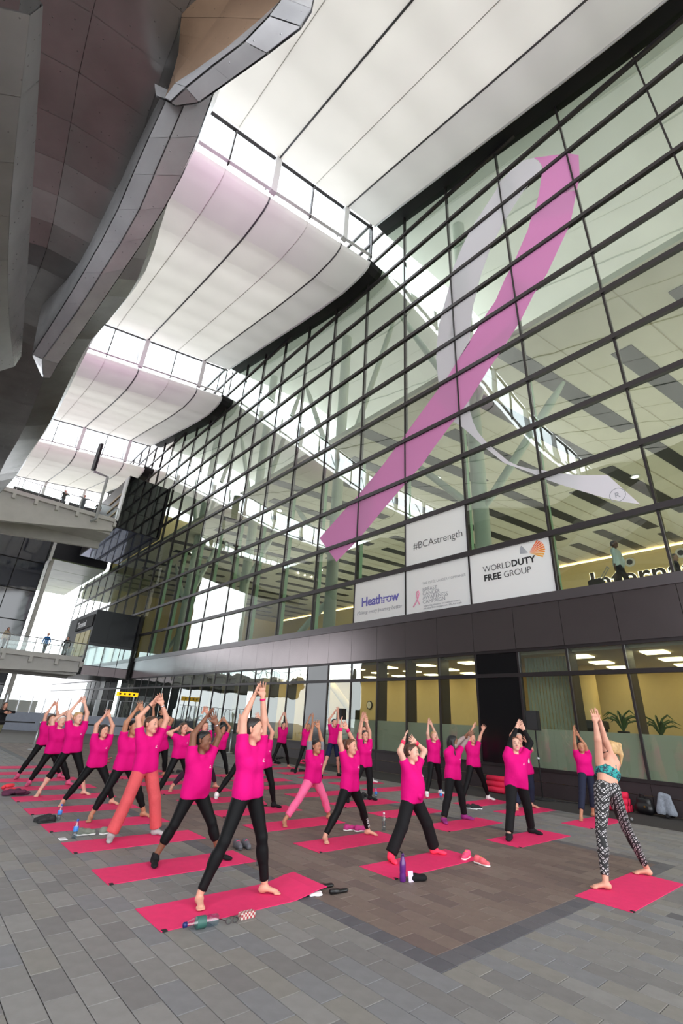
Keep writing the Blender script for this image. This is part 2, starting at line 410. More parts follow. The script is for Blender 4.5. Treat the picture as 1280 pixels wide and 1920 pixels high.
# ribbon applied to the glass
def applied(name, pts, m, parent, x=XF - .016):
    from mathutils.geometry import tessellate_polygon
    tri = tessellate_polygon([[Vector((y, z, 0)) for y, z in pts]])
    n = len(pts); b = MB()
    vs = [(x, y, z) for y, z in pts] + [(x + .003, y, z) for y, z in pts]
    b.add(vs, [tuple(f) for f in tri] + [tuple(n + i for i in f) for f in tri] + [(i, (i + 1) % n, n + (i + 1) % n, n + i) for i in range(n)])
    return b.build(name, m, parent)
pink = [(4.36, 26.29), (3.03, 24.81), (2.63, 24.14), (2.79, 22.84), (3.04, 22.08), (3.53, 20.57), (4.08, 19.76), (4.73, 18.78), (5.38, 18.14), (6.08, 17.18), (7.14, 16.12), (7.72, 15.62), (8.75, 14.55), (9.18, 14.19), (9.62, 13.87), (10.73, 12.98), (11.41, 12.37), (12.04, 12.0), (13.69, 10.95), (15.3, 9.84), (16.96, 8.96), (18.49, 10.62), (16.55, 11.73), (15.51, 12.27), (13.74, 13.42), (12.29, 14.54), (10.28, 16.11), (9.86, 16.39), (9.11, 17.15), (8.03, 18.24), (7.58, 18.68), (7.06, 19.12), (6.49, 20.05), (5.99, 20.65), (5.17, 21.99), (4.97, 22.51), (4.74, 22.88), (4.48, 23.57), (4.24, 24.46), (4.08, 25.22), (4.19, 25.86)]
loop = [(4.36, 26.29), (4.84, 26.73), (5.51, 26.78), (6.09, 26.64), (6.32, 26.28), (7.25, 25.5), (7.87, 24.98), (8.49, 24.18), (9.09, 23.16), (9.36, 22.19), (9.87, 20.8), (10.15, 19.89), (10.31, 18.69), (10.38, 17.99), (10.34, 16.95), (10.28, 16.11), (9.86, 16.39), (9.24, 17.03), (8.51, 17.66), (8.43, 18.24), (8.18, 19.67), (7.97, 20.26), (7.67, 21.18), (7.02, 22.53), (6.18, 23.63), (5.09, 24.63), (4.66, 24.84), (4.12, 25.12), (4.14, 25.59)]
tail = [(9.62, 13.87), (9.18, 14.19), (8.75, 14.55), (8.77, 14.08), (8.65, 13.36), (8.47, 12.79), (8.07, 12.03), (7.3, 10.91), (6.94, 10.56), (6.38, 10.18), (6.08, 10.05), (5.55, 9.71), (4.88, 9.38), (4.1, 9.1), (3.42, 7.86), (3.88, 8.1), (4.34, 8.38), (4.97, 8.84), (5.59, 9.3), (6.04, 9.67), (6.6, 10.18), (7.46, 10.88), (8.31, 12.05), (8.78, 12.78), (9.22, 13.4)]
rib = thing('ribbon_decal', (XF, 9, 8), 'giant pink and pale lilac awareness ribbon applied across the glass wall', 'ribbon')
M_rpink = film('ribbon pink film', (.92, .44, .74)); M_rlilac = film('ribbon lilac film', (.86, .82, .89))
applied('pink_band', pink, M_rpink, rib)['label'] = 'pink diagonal band'
applied('loop', loop, M_rlilac, rib)['label'] = 'pale lilac loop'
applied('tail', tail, M_rlilac, rib)['label'] = 'pale lilac tail'
text_mesh('registered_mark', 'R', .26, M_greyink, rib, (XF - .02, 4.03, 8.25), RGT, UPV)
b = MB()
for q in range(24):
    a0, a1 = q * math.pi / 12, (q + 1) * math.pi / 12; c = (3.945, 8.34)
    b.quad(*[(XF - .02, c[0] + r * math.cos(a), c[1] + r * math.sin(a)) for r, a in ((.21, a0), (.23, a0), (.23, a1), (.21, a1))])
b.build('registered_mark', M_greyink, rib)

# ================================================================ TERMINAL INTERIOR behind the glass
M_cream = mat('warm cream wall', (228, 205, 150), 0.7, var=0.03)
M_ceil = mat('cream slatted ceiling', (208, 202, 184), 0.7, var=0.04, vscale=1)
M_strip = mat('dark ceiling strip', (30, 34, 40), 0.5)
M_carpet = mat('pale terrazzo', (178, 178, 172), 0.4, var=0.05)
b = MB(); b.box(XF + .5, -8, 5.45, 48, 72, 5.68); b.build('upper_floor', M_carpet, None, kind='structure', label='first floor slab behind the glass wall')
b = MB(); b.box(47.5, -8, 5.68, 48, 72, 31); wi = b.build('wall_inner', M_cream, None, kind='structure', label='cream inner wall of the departure level')
b = MB(); b.box(XF + .5, -8.3, 5.68, 48, -8, 31); b.build('wall_inner_near', M_cream, None, kind='structure', label='cream end wall of the departure level, near end')
b = MB(); b.box(XF + .5, 72, 5.68, 48, 72.3, 31); b.build('wall_inner_far', M_cream, None, kind='structure', label='cream end wall of the departure level, far end')
ic = thing('ceiling_inner', (30, 30, 17.5), kind='structure'); ic['label'] = 'flat cream ceiling with dark strips behind the glass'
ZC = 17.5
b = MB(); b.box(15.3, -8, ZC, 47.5, 72, ZC + .3); b.build('ceiling_board', M_ceil, ic)
M_ceil2 = mat('cream ceiling joint', (176, 166, 140), 0.8)
SKEW = -.166; k_strip = 0
for q in range(30):
    y0 = -4 + q * 3.1; x = 15.5 + (q % 3) * 1.9
    while x < 46:
        l = 10.5; x2 = min(46.5, x + l)
        yy = lambda xx: y0 + SKEW * (xx - 15) + 2
        if yy(x2) < 70 and yy(x) > -7 + .9:
            b = MB(); b.add([(xx, yy(xx) + d, z) for z in (ZC - .05, ZC - .01) for xx, d in ((x, 0), (x2, 0), (x2, .85), (x, .85))], [(0, 1, 2, 3), (0, 4, 5, 1), (1, 5, 6, 2), (2, 6, 7, 3), (3, 7, 4, 0)]); b.build('ceiling_strip', M_strip, ic)
        x = x2 + 1.6
    b = MB(); b.add([(xx, yy(xx) + d, ZC - .02) for xx, d in ((15.4, 2.0), (47, 2.0), (47, 2.05), (15.4, 2.05))], [(0, 1, 2, 3)])
    if yy(47) > -7 and yy(15.4) < 69: b.build('ceiling_joint', M_ceil2, ic)
M_lamp = mat('warm lamp', (255, 236, 190), emit=(255, 226, 170), es=4.0)
M_lampw = mat('white downlight', (255, 250, 240), emit=(255, 245, 228), es=14.0)
b = MB(); b.box(46.9, -8, 17.28, 47.3, 70, 17.42); b.build('cove_light', M_lamp, wi)
b = MB(); b.box(46.7, -8, 17.2, 47.5, 70, 17.27); b.build('cove_shelf', M_cream, wi)
for q in range(14):
    x = 19 + (q % 4) * 4.3; y = -2 + q * 4.1 + SKEW * (x - 15)
    t = thing('downlight', (x, y, ZC - .1), 'round recessed downlight in the departure level ceiling', 'ceiling light', 'recessed downlights behind the glass wall')
    b = MB(); b.lathe([(.3, .05), (.3, -.02), (.22, -.03)], (x, y, ZC - .04), 10); b.build('rim', M_whitemetal, t)
    b = MB(); b.lathe([(.2, -.032), (.02, -.06)], (x, y, ZC - .04), 10); b.build('bulb', M_lampw, t)
ltx = thing('wall_lettering', (47.4, 12, 13.5), 'dark halo-lit International lettering on cream wall', 'sign')
text_mesh('lettering', 'International', 2.7, mat('bronze letter', (70, 60, 56), 0.4, 0.3), ltx, (47.3, 17.0, 14.45), RGT, UPV, bold=.02, depth=.08)
text_mesh('halo', 'International', 2.7, mat('letter halo', (255, 255, 250), emit=(255, 250, 235), es=1.4), ltx, (47.45, 17.05, 14.45), RGT, UPV, bold=.09, depth=.01)
for yy_ in (13.2, 9.1):
    t = thing('wall_speaker', (47.4, yy_, 16.4), 'round dark speaker set in the cream wall, ' + ('nearer the walking person' if yy_ > 10 else 'by the right picture edge'), 'wall speaker')
    b = MB(); b.lathe([(.45, 0), (.45, .06), (.33, .08)], (47.48, yy_, 16.75), 16, axis=(-1, 0, 0)); b.build('rim', M_whitemetal, t)
    b = MB(); b.lathe([(.26, .085), (.2, .12), (.04, .12)], (47.48, yy_, 16.75), 16, axis=(-1, 0, 0)); b.build('grille', M_blackmatt, t)
# steel columns with raking struts
for q, (x, y) in enumerate([(17.2, 10.3), (17.2, 20.6), (17.2, 31.0), (17.2, 41.4)]):
    t = thing('steel_column', (x, y, 5.68), ['nearest', 'second', 'third', 'farthest'][q] + ' pale green steel column with raking struts behind the glass', 'column', 'steel columns behind the glass wall')
    b = MB(); b.tube([(x, y, 5.68), (x, y, 31)], .36, 14); b.build('shaft', M_greensteel, t, True)
    for (z0, dx, dy, z1) in ((10.6, 0, -4.5, 15.5), (10.6, 0, 4.5, 15.5), (16, 0, -5, 27), (16, 0, 5, 27), (8.2, 0, 3.6, 5.9)):
        b = MB(); b.tube([(x, y, z0), (x + dx, y + dy * .15, z0 + (z1 - z0) * .15), (x + dx, y + dy * .85, z0 + (z1 - z0) * .85), (x + dx, y + dy, z1)], [.08, .19, .19, .08], 10); b.build('strut', M_greensteel, t, True)
# ground-floor offices
M_yel = mat('yellow office wall', (226, 208, 160), 0.75, var=0.03)
b = MB(); b.box(19.6, ymin, 0, 19.8, 28, 3.9); b.box(19.6, 34, 0, 19.8, 46, 3.9); b.build('wall_office', M_yel, None, kind='structure', label='yellow rear wall of the ground floor offices')
b = MB(); b.box(XF + .3, ymin, 3.9, 26, 46, 4.0); oc = b.build('ceiling_office', mat('office ceiling', (225, 214, 180), 0.8), None, kind='structure', label='pale ceiling of the ground floor offices')
b = MB(); b.box(XF + .3, ymin, -.01, 26, 46, .02); b.build('floor_office', mat('office carpet', (120, 108, 84), 0.9, var=0.1), None, kind='structure', label='carpet of the ground floor offices')
for y in (3.1, 9.25, 24):
    b = MB(); b.box(XF + .56, y, .02, 19.6, y + .12, 3.9); b.build('wall_partition', M_yel if y != 9.25 else M_cream, None, kind='structure', label='yellow partition between ground floor offices')
oi_ = 0
for x in (15.6, 17.2, 18.7):
    for y in np.arange(-4, 24, 2.05):
        if 7.6 < y < 9.6: continue
        b = MB(); b.box(x - .3, y - .3, 3.86, x + .3, y + .3, 3.9)
        o = b.build('ceiling_light', mat('office light panel', (255, 246, 220), emit=(255, 232, 180), es=3.4), None); oi_ += 1
        tag(o, 'square lit ceiling panel in the yellow ground floor office', 'ceiling light', 'office ceiling light panels')
clk = thing('wall_clock', (19.58, 19.5, 2.3), 'round wall clock on the yellow office wall', 'clock')
b = MB(); b.lathe([(.22, 0), (.22, .04), (.18, .055)], (19.58, 19.5, 2.54), 24, axis=(-1, 0, 0)); b.build('case', M_blackmatt, clk)
b = MB(); b.lathe([(.175, .056), (.165, .06), (.01, .06)], (19.58, 19.5, 2.54), 24, axis=(-1, 0, 0)); b.build('face', M_white, clk)
b = MB(); b.box(19.512, 19.49, 2.53, 19.517, 19.51, 2.66); b.box(19.512, 19.40, 2.53, 19.517, 19.51, 2.55); b.build('hands', M_blackmatt, clk)
pf = thing('picture_frame', (19.5, 8.1, 1.9), 'framed picture on the yellow office wall beside the column', 'picture')
b = MB(); b.box(19.5, 7.9, 1.95, 19.6, 8.35, 2.85); b.build('frame', M_greypaint, pf)
b = MB(); b.box(19.49, 7.95, 2.02, 19.5, 8.3, 2.78); b.build('print', mat('faded print', (200, 190, 160), 0.6, var=.2), pf)
b = MB(); b.tube([(18.2, 7.35, .02), (18.2, 7.35, 3.9)], .42, 18); tag(b.build('office_column', M_cream, None, True), 'round cream column inside the lit office', 'column')
b = MB(); b.tube([(16.0, 14.55, .02), (16.0, 19.4, 3.9)], .17, 12); tag(b.build('raking_column', M_cream, None, True), 'slanting cream steel prop inside the office by the clock', 'column')
def plant(x, y, z, label):
    t = thing('potted_palm', (x, y, z), label, 'plant')
    b = MB(); b.lathe([(.13, 0), (.17, .3), (.15, .31)], (x, y, z), 12); b.build('pot', M_blackmatt, t)
    for q in range(14):
        a = q * 2.4; el = .5 + .5 * ((q * 37) % 10) / 10; L_ = .6
        pts = [(x, y, z + .3), (x + .25 * math.cos(a) * L_, y + .25 * math.sin(a) * L_, z + .3 + .5 * el), (x + .6 * math.cos(a) * L_, y + .6 * math.sin(a) * L_, z + .3 + .62 * el), (x + .95 * math.cos(a) * L_, y + .95 * math.sin(a) * L_, z + .3 + .45 * el)]
        b = MB(); b.tube(pts, [.012, .03, .025, .003], 4); b.build('leaf', mat('palm leaf', (60, 96, 52), 0.5), t)
b = MB(); b.box(16.4, 5.6, 1.0, 17.0, 7.1, 1.06); b.box(16.45, 5.65, .02, 16.95, 7.05, 1.0); tag(b.build('office_desk', mat('desk wood', (120, 96, 66), 0.5, var=.1), None), 'brown cabinet behind the glass in the lit office', 'cabinet')
b = MB(); b.box(16.5, 5.7, 1.06, 16.9, 6.1, 1.5); tag(b.build('plant_stand', M_blackmatt, None), 'dark box stand under the palm beside the printer', 'stand')
pr = thing('printer', (16.7, 6.6, 1.06), 'dark office printer on the cabinet behind the glass', 'printer')
b = MB(); b.bevbox(16.45, 6.3, 1.06, 16.95, 6.95, 1.85, .02); b.build('body', M_blackmatt, pr)
b = MB(); b.bevbox(16.42, 6.26, 1.85, 17, 7.0, 2.08, .04); b.build('scanner_lid', mat('dark grey plastic', (58, 58, 62), .5), pr)
plant(16.7, 5.78, 1.5, 'spiky potted palm on the cabinet beside the printer')
plant(17.4, 5.0, 1.42, 'spiky potted palm near the right picture edge')
b = MB(); b.box(17.1, 4.6, .02, 17.7, 5.4, 1.42); tag(b.build('office_desk', mat('desk wood', (120, 96, 66), 0.5), None), 'low brown cabinet under the right-hand palm', 'cabinet')
# vertical blind in the bay beside the black panel
bl = thing('vertical_blind', (15.1, 7, .7), 'pale vertical blind behind the glass by the loudspeaker', 'blind')
for q in range(13):
    y = 6.5 + q * .105
    b = MB(); b.box(15.05, y, .8, 15.06, y + .085, 3.85); b.build('slat', mat('blind slat', (150, 152, 132), .7), bl)

# added fill lights, unseen inside the terminal, brighten its dark ceiling
for i, (x, y, l) in enumerate(((24, 6, 22), (24, 34, 26), (38, 8, 26), (38, 40, 30))):
    t = thing('fill_light', (x, y, 5.7), 'added long fill light facing up on the departure floor, %s' % ['front near', 'front far', 'rear near', 'rear far'][i], 'added fill light')
    b = MB(); b.box(x - .4, y - l / 2, 5.70, x + .4, y + l / 2, 5.95); b.build('housing', M_greypaint, t)
    ld = bpy.data.lights.new('fill_lamp', 'AREA'); ld.shape = 'RECTANGLE'; ld.size = .7; ld.size_y = l; ld.energy = 560; ld.color = (1, .95, .84)
    lo = bpy.data.objects.new('fill_lamp', ld); COL.objects.link(lo); lo.parent = t; lo.location = (0, 0, .3); lo.rotation_euler = (math.pi, 0, 0)
# ================================================================ ROOF
def membrane(name, dcol, tcol, fac):
    m = bpy.data.materials.new(name); m.use_nodes = True; nt = m.node_tree; N = nt.nodes; L = nt.links; N.clear()
    out = N.new('ShaderNodeOutputMaterial'); mx = N.new('ShaderNodeMixShader'); mx.inputs[0].default_value = fac
    d = N.new('ShaderNodeBsdfDiffuse'); t = N.new('ShaderNodeBsdfTranslucent')
    tc = N.new('ShaderNodeTexCoord'); n = N.new('ShaderNodeTexNoise'); n.inputs['Scale'].default_value = .35; n.inputs['Detail'].default_value = 2
    L.new(tc.outputs['Object'], n.inputs['Vector'])
    for s, c in ((d, dcol), (t, tcol)):
        mr = N.new('ShaderNodeMapRange'); mr.inputs['From Min'].default_value = .3; mr.inputs['From Max'].default_value = .7; mr.inputs['To Min'].default_value = .95; mr.inputs['To Max'].default_value = 1.03
        v = N.new('ShaderNodeVectorMath'); v.operation = 'SCALE'; v.inputs[0].default_value = c
        L.new(n.outputs['Fac'], mr.inputs['Value']); L.new(mr.outputs[0], v.inputs['Scale']); L.new(v.outputs[0], s.inputs[0])
    L.new(d.outputs[0], mx.inputs[1]); L.new(t.outputs[0], mx.inputs[2]); L.new(mx.outputs[0], out.inputs[0])
    MATS[name] = m
    return m
M_mem = membrane('translucent roof membrane', (.74, .72, .69), (.84, .79, .72), .20)
M_mem2 = membrane('opaque roof fabric', (.74, .72, .70), (.80, .76, .72), .13)
M_mem3 = membrane('half translucent roof fabric', (.74, .72, .70), (.84, .79, .72), .165)
roof = thing('ceiling', (0, 14, 27), kind='structure'); roof['label'] = 'wavy roof of backlit white fabric panels with clerestory windows'
PROF = [(.55, 28.35), (.10, 28.22), (-.12, 27.95), (-.02, 27.66), (.35, 27.44), (1.1, 27.32), (2.4, 27.32), (4.7, 27.72), (7.0, 28.22), (9.3, 28.78), (11.6, 29.34), (13.9, 29.90), (16.2, 30.46), (18.55, 30.98)]
PU = [p[0] for p in PROF]; PZ = [p[1] for p in PROF]
XE = 13.5
def slope(y): return max(.13, .30 - .0032 * max(y, 0))
def rz(x, y, z): return z - slope(y) * (XE - max(min(x, XE), -4))
XS = [13.5] + [11.2 - 2.45 * i for i in range(13)]
BAY = 19.0; Y00 = -4.4
M_seam = mat('dark roof seam', (92, 92, 94), .5, .2); M_seam2 = mat('grey roof seam', (205, 202, 196), .6)
mem_rest = MB()
for bay in range(-1, 4):
    ys0 = Y00 + bay * BAY
    spans = [(0, 6)] + [(i, i + 1) for i in range(6, 13)]
    for ci in range(len(XS) - 1):
        xa, xb = XS[ci] - .012, XS[ci + 1] + .012
        for (i0, i1) in spans:
            rows = []
            for i in range(i0, i1 + 1):
                y = ys0 + PU[i]
                rows.append([(x, y, rz(x, y, PZ[i])) for x in np.linspace(xa, xb, 3)])
            b = MB(); b.loft(rows, False, False)
            if 0 <= bay <= 2 and XS[ci + 1] > 1.0: b.build('fabric_panel', M_mem2 if ci == 0 or i0 == 0 else M_mem3 if i0 == 6 else M_mem, roof, True)
            else: mem_rest.add(b.v, b.f)
    for ci, x in enumerate(XS):
        major = ci in (1, 3, 5, 7, 9, 11)
        w_ = .042 if major else .012
        rows = [[(x - w_, ys0 + PU[i], rz(x, ys0, PZ[i]) - .035), (x + w_, ys0 + PU[i], rz(x, ys0, PZ[i]) - .035), (x + w_, ys0 + PU[i], rz(x, ys0, PZ[i]) + .05), (x - w_, ys0 + PU[i], rz(x, ys0, PZ[i]) + .05)] for i in range(len(PROF))]
        rows = []
        for i in range(len(PROF)):
            y = ys0 + PU[i]; z = rz(x, y, PZ[i])
            rows.append([(x - w_, y, z - .03), (x + w_, y, z - .03), (x + w_, y, z + .05), (x - w_, y, z + .05)])
        b = MB(); b.loft(rows); b.build('roof_seam', M_seam if major else M_seam2, roof)
    # purlins above the fabric
    for i in range(6, 14):
        y = ys0 + PU[i]
        b = MB(); b.loft([[(x, y - .10, rz(x, y, PZ[i]) + .65), (x, y + .10, rz(x, y, PZ[i]) + .65), (x, y + .10, rz(x, y, PZ[i]) + .85), (x, y - .10, rz(x, y, PZ[i]) + .85)] for x in (-19, -4, XE)]); b.build('purlin', M_greypaint, roof)
    # edge pipe and dark recess along the glass wall
    for i in range(len(PROF) - 1):
        pass
    pts = [(XE + .05, ys0 + PU[i], PZ[i] - .02) for i in range(1, len(PROF))]
    b = MB(); b.tube(pts, .05, 8); b.build('edge_pipe', M_whitemetal, roof, True)
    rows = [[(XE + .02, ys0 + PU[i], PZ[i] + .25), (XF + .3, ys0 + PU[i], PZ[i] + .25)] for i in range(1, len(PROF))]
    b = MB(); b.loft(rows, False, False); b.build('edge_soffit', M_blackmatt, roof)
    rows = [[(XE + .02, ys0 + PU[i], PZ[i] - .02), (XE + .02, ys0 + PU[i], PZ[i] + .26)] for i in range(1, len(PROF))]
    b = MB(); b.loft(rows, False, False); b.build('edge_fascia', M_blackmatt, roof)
    # roof over the inside of the terminal
    rows = [[(x, ys0 + PU[i], PZ[i] + .3 + sl * (x - XF)) for x, sl in ((XF + .3, 0), (24, .12), (48.5, -.05))] for i in range(len(PROF))]
    b = MB(); b.loft(rows, False, False); b.build('fabric_inner', M_mem2, roof, True)
    # clerestory at the far end of the bay
    yc = ys0 + 18.72; yn = ys0 + BAY + .5
    for ci in range(len(XS) - 1):
        xa, xb = XS[ci], XS[ci + 1]
        z0a, z0b = rz(xa, yn, 28.3), rz(xb, yn, 28.3); z1a, z1b = rz(xa, yc, 30.98), rz(xb, yc, 30.98)
        if bay < 3 and xb > -9:
            b = MB(); b.add([(xa, yc, z0a), (xb, yc, z0b), (xb, yc, z1b), (xa, yc, z1a), (xa, yc + .03, z0a), (xb, yc + .03, z0b), (xb, yc + .03, z1b), (xa, yc + .03, z1a)], [(0, 1, 2, 3), (7, 6, 5, 4), (0, 4, 5, 1), (3, 2, 6, 7), (0, 3, 7, 4), (1, 5, 6, 2)])
            b.build('clerestory_pane', M_skyglass, roof)
        for (nm, za, zb, h) in (('clerestory_rail', z0a, z0b, .05), ('clerestory_rail', z1a - .03, z1b - .03, .07)):
            b = MB(); b.add([(x, y, z + dz) for (x, z) in ((xa, za), (xb, zb)) for y in (yc - .08, yc + .1) for dz in (0, h)], [(0, 1, 3, 2), (4, 6, 7, 5), (0, 4, 5, 1), (2, 3, 7, 6), (0, 2, 6, 4), (1, 5, 7, 3)]); b.build(nm, M_frame if h > .06 else M_whitemetal, roof)
        w_ = .17 if ci in (1, 3, 5, 7, 9, 11) else .035
        b = MB(); b.box(xa - w_, yc - .18 if w_ > .1 else yc - .05, z0a - .2, xa + w_, yc + .1, z1a + .05); b.build('clerestory_post', M_whitemetal if w_ > .1 else M_frame, roof)
        if w_ > .1:   # raking stay behind each post
            b = MB(); b.tube([(xa - .25, yc + .3, z0a + .2), (xa - .25, yc + 1.3, z1a + .1)], .06, 6); b.build('clerestory_stay', M_greypaint, roof)
mem_rest.build('fabric_roofing', M_mem, roof, True, kind='stuff')
# pink event uplighters standing on top of the sculpture, aimed at the fabric noses
for i, (p, q, en) in enumerate([((-1.5, 7, 17.0), (6.5, 17.6, 25.2), 1500), ((-2, 22, 16.2), (7.5, 37, 26.2), 2200), ((-2, 29, 16.6), (7.5, 56, 26.8), 3000)]):
    t = thing('uplighter', p, 'pink uplighter on top of the sculpture, %s' % ['nearest', 'middle', 'farthest'][i], 'lamp', 'pink uplighters')
    b = MB(); b.lathe([(.1, 0), (.16, .05), (.2, .35), (.19, .36)], p, 12); b.build('housing', M_blackmatt, t)
    ld = bpy.data.lights.new('uplighter_lamp', 'SPOT'); ld.energy = en; ld.color = (1.0, .25, .85); ld.spot_size = math.radians(40); ld.spot_blend = 1.0; ld.shadow_soft_size = .3
    lo = bpy.data.objects.new('uplighter_lamp', ld); COL.objects.link(lo); lo.parent = t; lo.location = (0, 0, .5)
    lo.rotation_euler = (Vector(q) - Vector(p)).to_track_quat('-Z', 'Y').to_euler()

# ================================================================ neighbouring buildings
b = MB(); b.box(-17, 3, 0, -16, 47, 26); b.box(-17, 47, 13, -16, 80, 26); struct(b.build('wall_left', mat('dark car park cladding', (130, 127, 124), .7, var=.1), None), 'dark clad building across the court')
# ---- hanging twisted aluminium sculpture
def metal(name, c, rough, bstr):
    m = mat(name, c, rough, .42, var=.16, vscale=1.3, bump=bstr, bscale=1.8)
    nt = m.node_tree; N = nt.nodes; L = nt.links; b = N['Principled BSDF']
    tc = N.new('ShaderNodeTexCoord'); vo = N.new('ShaderNodeTexVoronoi'); vo.inputs['Scale'].default_value = 6.5; vo.inputs['Randomness'].default_value = .2
    L.new(tc.outputs['Object'], vo.inputs['Vector'])
    mr = N.new('ShaderNodeMapRange'); mr.inputs['From Min'].default_value = .06; mr.inputs['From Max'].default_value = .10; mr.inputs['To Min'].default_value = 1; mr.inputs['To Max'].default_value = 0
    L.new(vo.outputs['Distance'], mr.inputs['Value'])
    bp = N.new('ShaderNodeBump'); bp.inputs['Strength'].default_value = .5; bp.inputs['Distance'].default_value = .015
    old = b.inputs['Normal'].links[0].from_socket
    cs = b.inputs['Base Color'].links[0].from_socket; mrc = N.new('ShaderNodeMapRange'); mrc.inputs['To Min'].default_value = 1.0; mrc.inputs['To Max'].default_value = .62
    L.new(mr.outputs[0], mrc.inputs['Value']); vm = N.new('ShaderNodeVectorMath'); vm.operation = 'SCALE'; L.new(cs, vm.inputs[0]); L.new(mrc.outputs[0], vm.inputs['Scale']); L.new(vm.outputs[0], b.inputs['Base Color'])
    L.new(mr.outputs[0], bp.inputs['Height']); L.new(old, bp.inputs['Normal']); L.new(bp.outputs[0], b.inputs['Normal'])
    return m
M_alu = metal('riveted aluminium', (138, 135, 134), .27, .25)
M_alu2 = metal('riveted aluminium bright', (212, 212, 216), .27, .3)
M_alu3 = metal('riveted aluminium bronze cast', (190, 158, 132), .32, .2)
M_core = mat('sculpture core', (30, 28, 28), .7)
scu = thing('sculpture', (-1, 14, 10), 'huge twisting riveted aluminium sculpture hanging at upper left', 'sculpture')
def panelise(rows, m, closed=False, raise_=.0):
    """rows of points; every cell becomes its own thin riveted panel"""
    R_ = [[np.array(p, float) for p in r] for r in rows]
    n = len(R_[0])
    for i in range(len(R_) - 1):
        for j in range(n if closed else n - 1):
            a, b_, c, d = R_[i][j], R_[i][(j + 1) % n], R_[i + 1][(j + 1) % n], R_[i + 1][j]
            nn = np.cross(c - a, d - b_); l = np.linalg.norm(nn)
            if l < 1e-6: continue
            nn /= l
            cen = (a + b_ + c + d) / 4
            g = 3
            P = [[None] * (g + 1) for _ in range(g + 1)]
            for u in range(g + 1):
                for v in range(g + 1):
                    s_, t_ = .003 + .994 * u / g, .003 + .994 * v / g
                    P[u][v] = (a * (1 - s_) * (1 - t_) + b_ * s_ * (1 - t_) + c * s_ * t_ + d * (1 - s_) * t_)
            b = MB(); b.loft([[P[u][v] for u in range(g + 1)] for v in range(g + 1)], False, False)
            b.loft([[P[u][v] - nn * .03 for u in range(g + 1)] for v in range(g + 1)], False, False)
            b.build('metal_panel', m[(i * 7 + j * 3) % len(m)] if isinstance(m, list) else m, scu, True)
def catmull(pts, n):
    P = [np.array(p, float) for p in pts]; P = [2 * P[0] - P[1]] + P + [2 * P[-1] - P[-2]]; out = []
    seg = len(P) - 3
    for q in np.linspace(0, seg - 1e-9, n):
        i = int(q); t = q - i; a, b_, c, d = P[i:i + 4]
        out.append(.5 * ((2 * b_) + (c - a) * t + (2 * a - 5 * b_ + 4 * c - d) * t * t + (3 * b_ - a - 3 * c + d) * t ** 3))
    return out
REDGE = [(-7, 2.4, 15.6), (-4, 1.8, 15.2), (3.0, 1.0, 14.6), (6.4, .95, 14.1), (9.2, 1.25, 13.5), (11, 1.5, 12.6), (13.5, 1.4, 12.85), (16, 1.25, 13.1), (22, 1.4, 13.1), (27, 1.3, 13.4), (31, 1.25, 13.6), (34.5, .7, 13.0)]
ed = catmull([(p[1], p[0], p[2]) for p in REDGE], 34)
rows = []; core = []
for i, (x, y, z) in enumerate(ed):
    w1 = .5 * math.sin(y * .35); tw = .6 * math.sin(y * .22 + 1)
    e = 1.0 if y < 30 else max(.25, 1 - (y - 30) / 6.5)
    row = [(x, y, z + .5 * e), (x - .12, y, z), (x - .9 * e, y, z - .55 * e), (x - 2.2 * e, y, z - (.75 + .3 * w1) * e), (x - 3.6 * e, y, z - (1.3 + .5 * tw) * e), (x - 5.2 * e, y, z - (.9 - .5 * w1) * e), (x - 7 * e, y, z - .2), (x - 8.2 * e, y, z + 1.2 * e)]
    rows.append(row)
    core.append([(p[0] - .03, p[1], p[2] + .06) for p in row] + [(x - 7.5 * e, y, z + 3.2 * e), (x - .6, y, z + 2.6 * e)])
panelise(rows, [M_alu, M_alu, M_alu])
b = MB(); b.loft(core); b.build('core', M_core, scu)
S2L = [(.31, 6.6, 13.0), (.29, 7.67, 12.4), (.30, 8.89, 11.9), (.20, 10.26, 11.4), (.04, 11.83, 10.9), (-.14, 13.3, 10.4)]
S2M = [(.59, 6.24, 12.95), (.61, 7.33, 12.35), (.64, 8.52, 11.85), (.51, 9.91, 11.35), (.34, 11.46, 10.85), (.09, 13.12, 10.3)]
S2R = [(.94, 5.88, 13.2), (1.07, 7.08, 12.6), (1.04, 8.27, 12.1), (.89, 9.6, 11.6), (.69, 11.44, 11.1), (.45, 13.31, 10.5)]
L6, M6, R6 = catmull(S2L, 9), catmull(S2M, 9), catmull(S2R, 9)
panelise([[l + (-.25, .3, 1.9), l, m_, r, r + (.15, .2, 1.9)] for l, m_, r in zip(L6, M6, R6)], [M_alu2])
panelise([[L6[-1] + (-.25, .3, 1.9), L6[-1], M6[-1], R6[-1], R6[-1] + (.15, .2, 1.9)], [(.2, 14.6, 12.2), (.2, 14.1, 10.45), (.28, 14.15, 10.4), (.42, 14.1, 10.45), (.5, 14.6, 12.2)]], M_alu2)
S1O = [(.41, 5.72, 11.6), (.69, 5.39, 11.6), (.96, 4.83, 11.8), (1.27, 4.16, 12.0), (1.54, 3.61, 12.3), (1.62, 3.48, 12.8), (1.62, 3.47, 13.2), (1.48, 3.4, 14.0)]
S1M = [(.34, 5.74, 11.6), (.45, 5.36, 11.6), (.67, 4.86, 11.8), (.93, 4.29, 12.0), (1.09, 3.86, 12.3), (1.19, 3.7, 12.8), (1.19, 3.7, 13.2), (1.07, 3.6, 14.0)]
S1I = [(.25, 5.82, 11.7), (.30, 5.61, 11.9), (.51, 5.19, 12.0), (.78, 4.63, 12.2), (1.03, 4.07, 12.5), (1.2, 3.84, 13.0), (1.21, 3.85, 13.4), (1.11, 3.81, 14.2)]
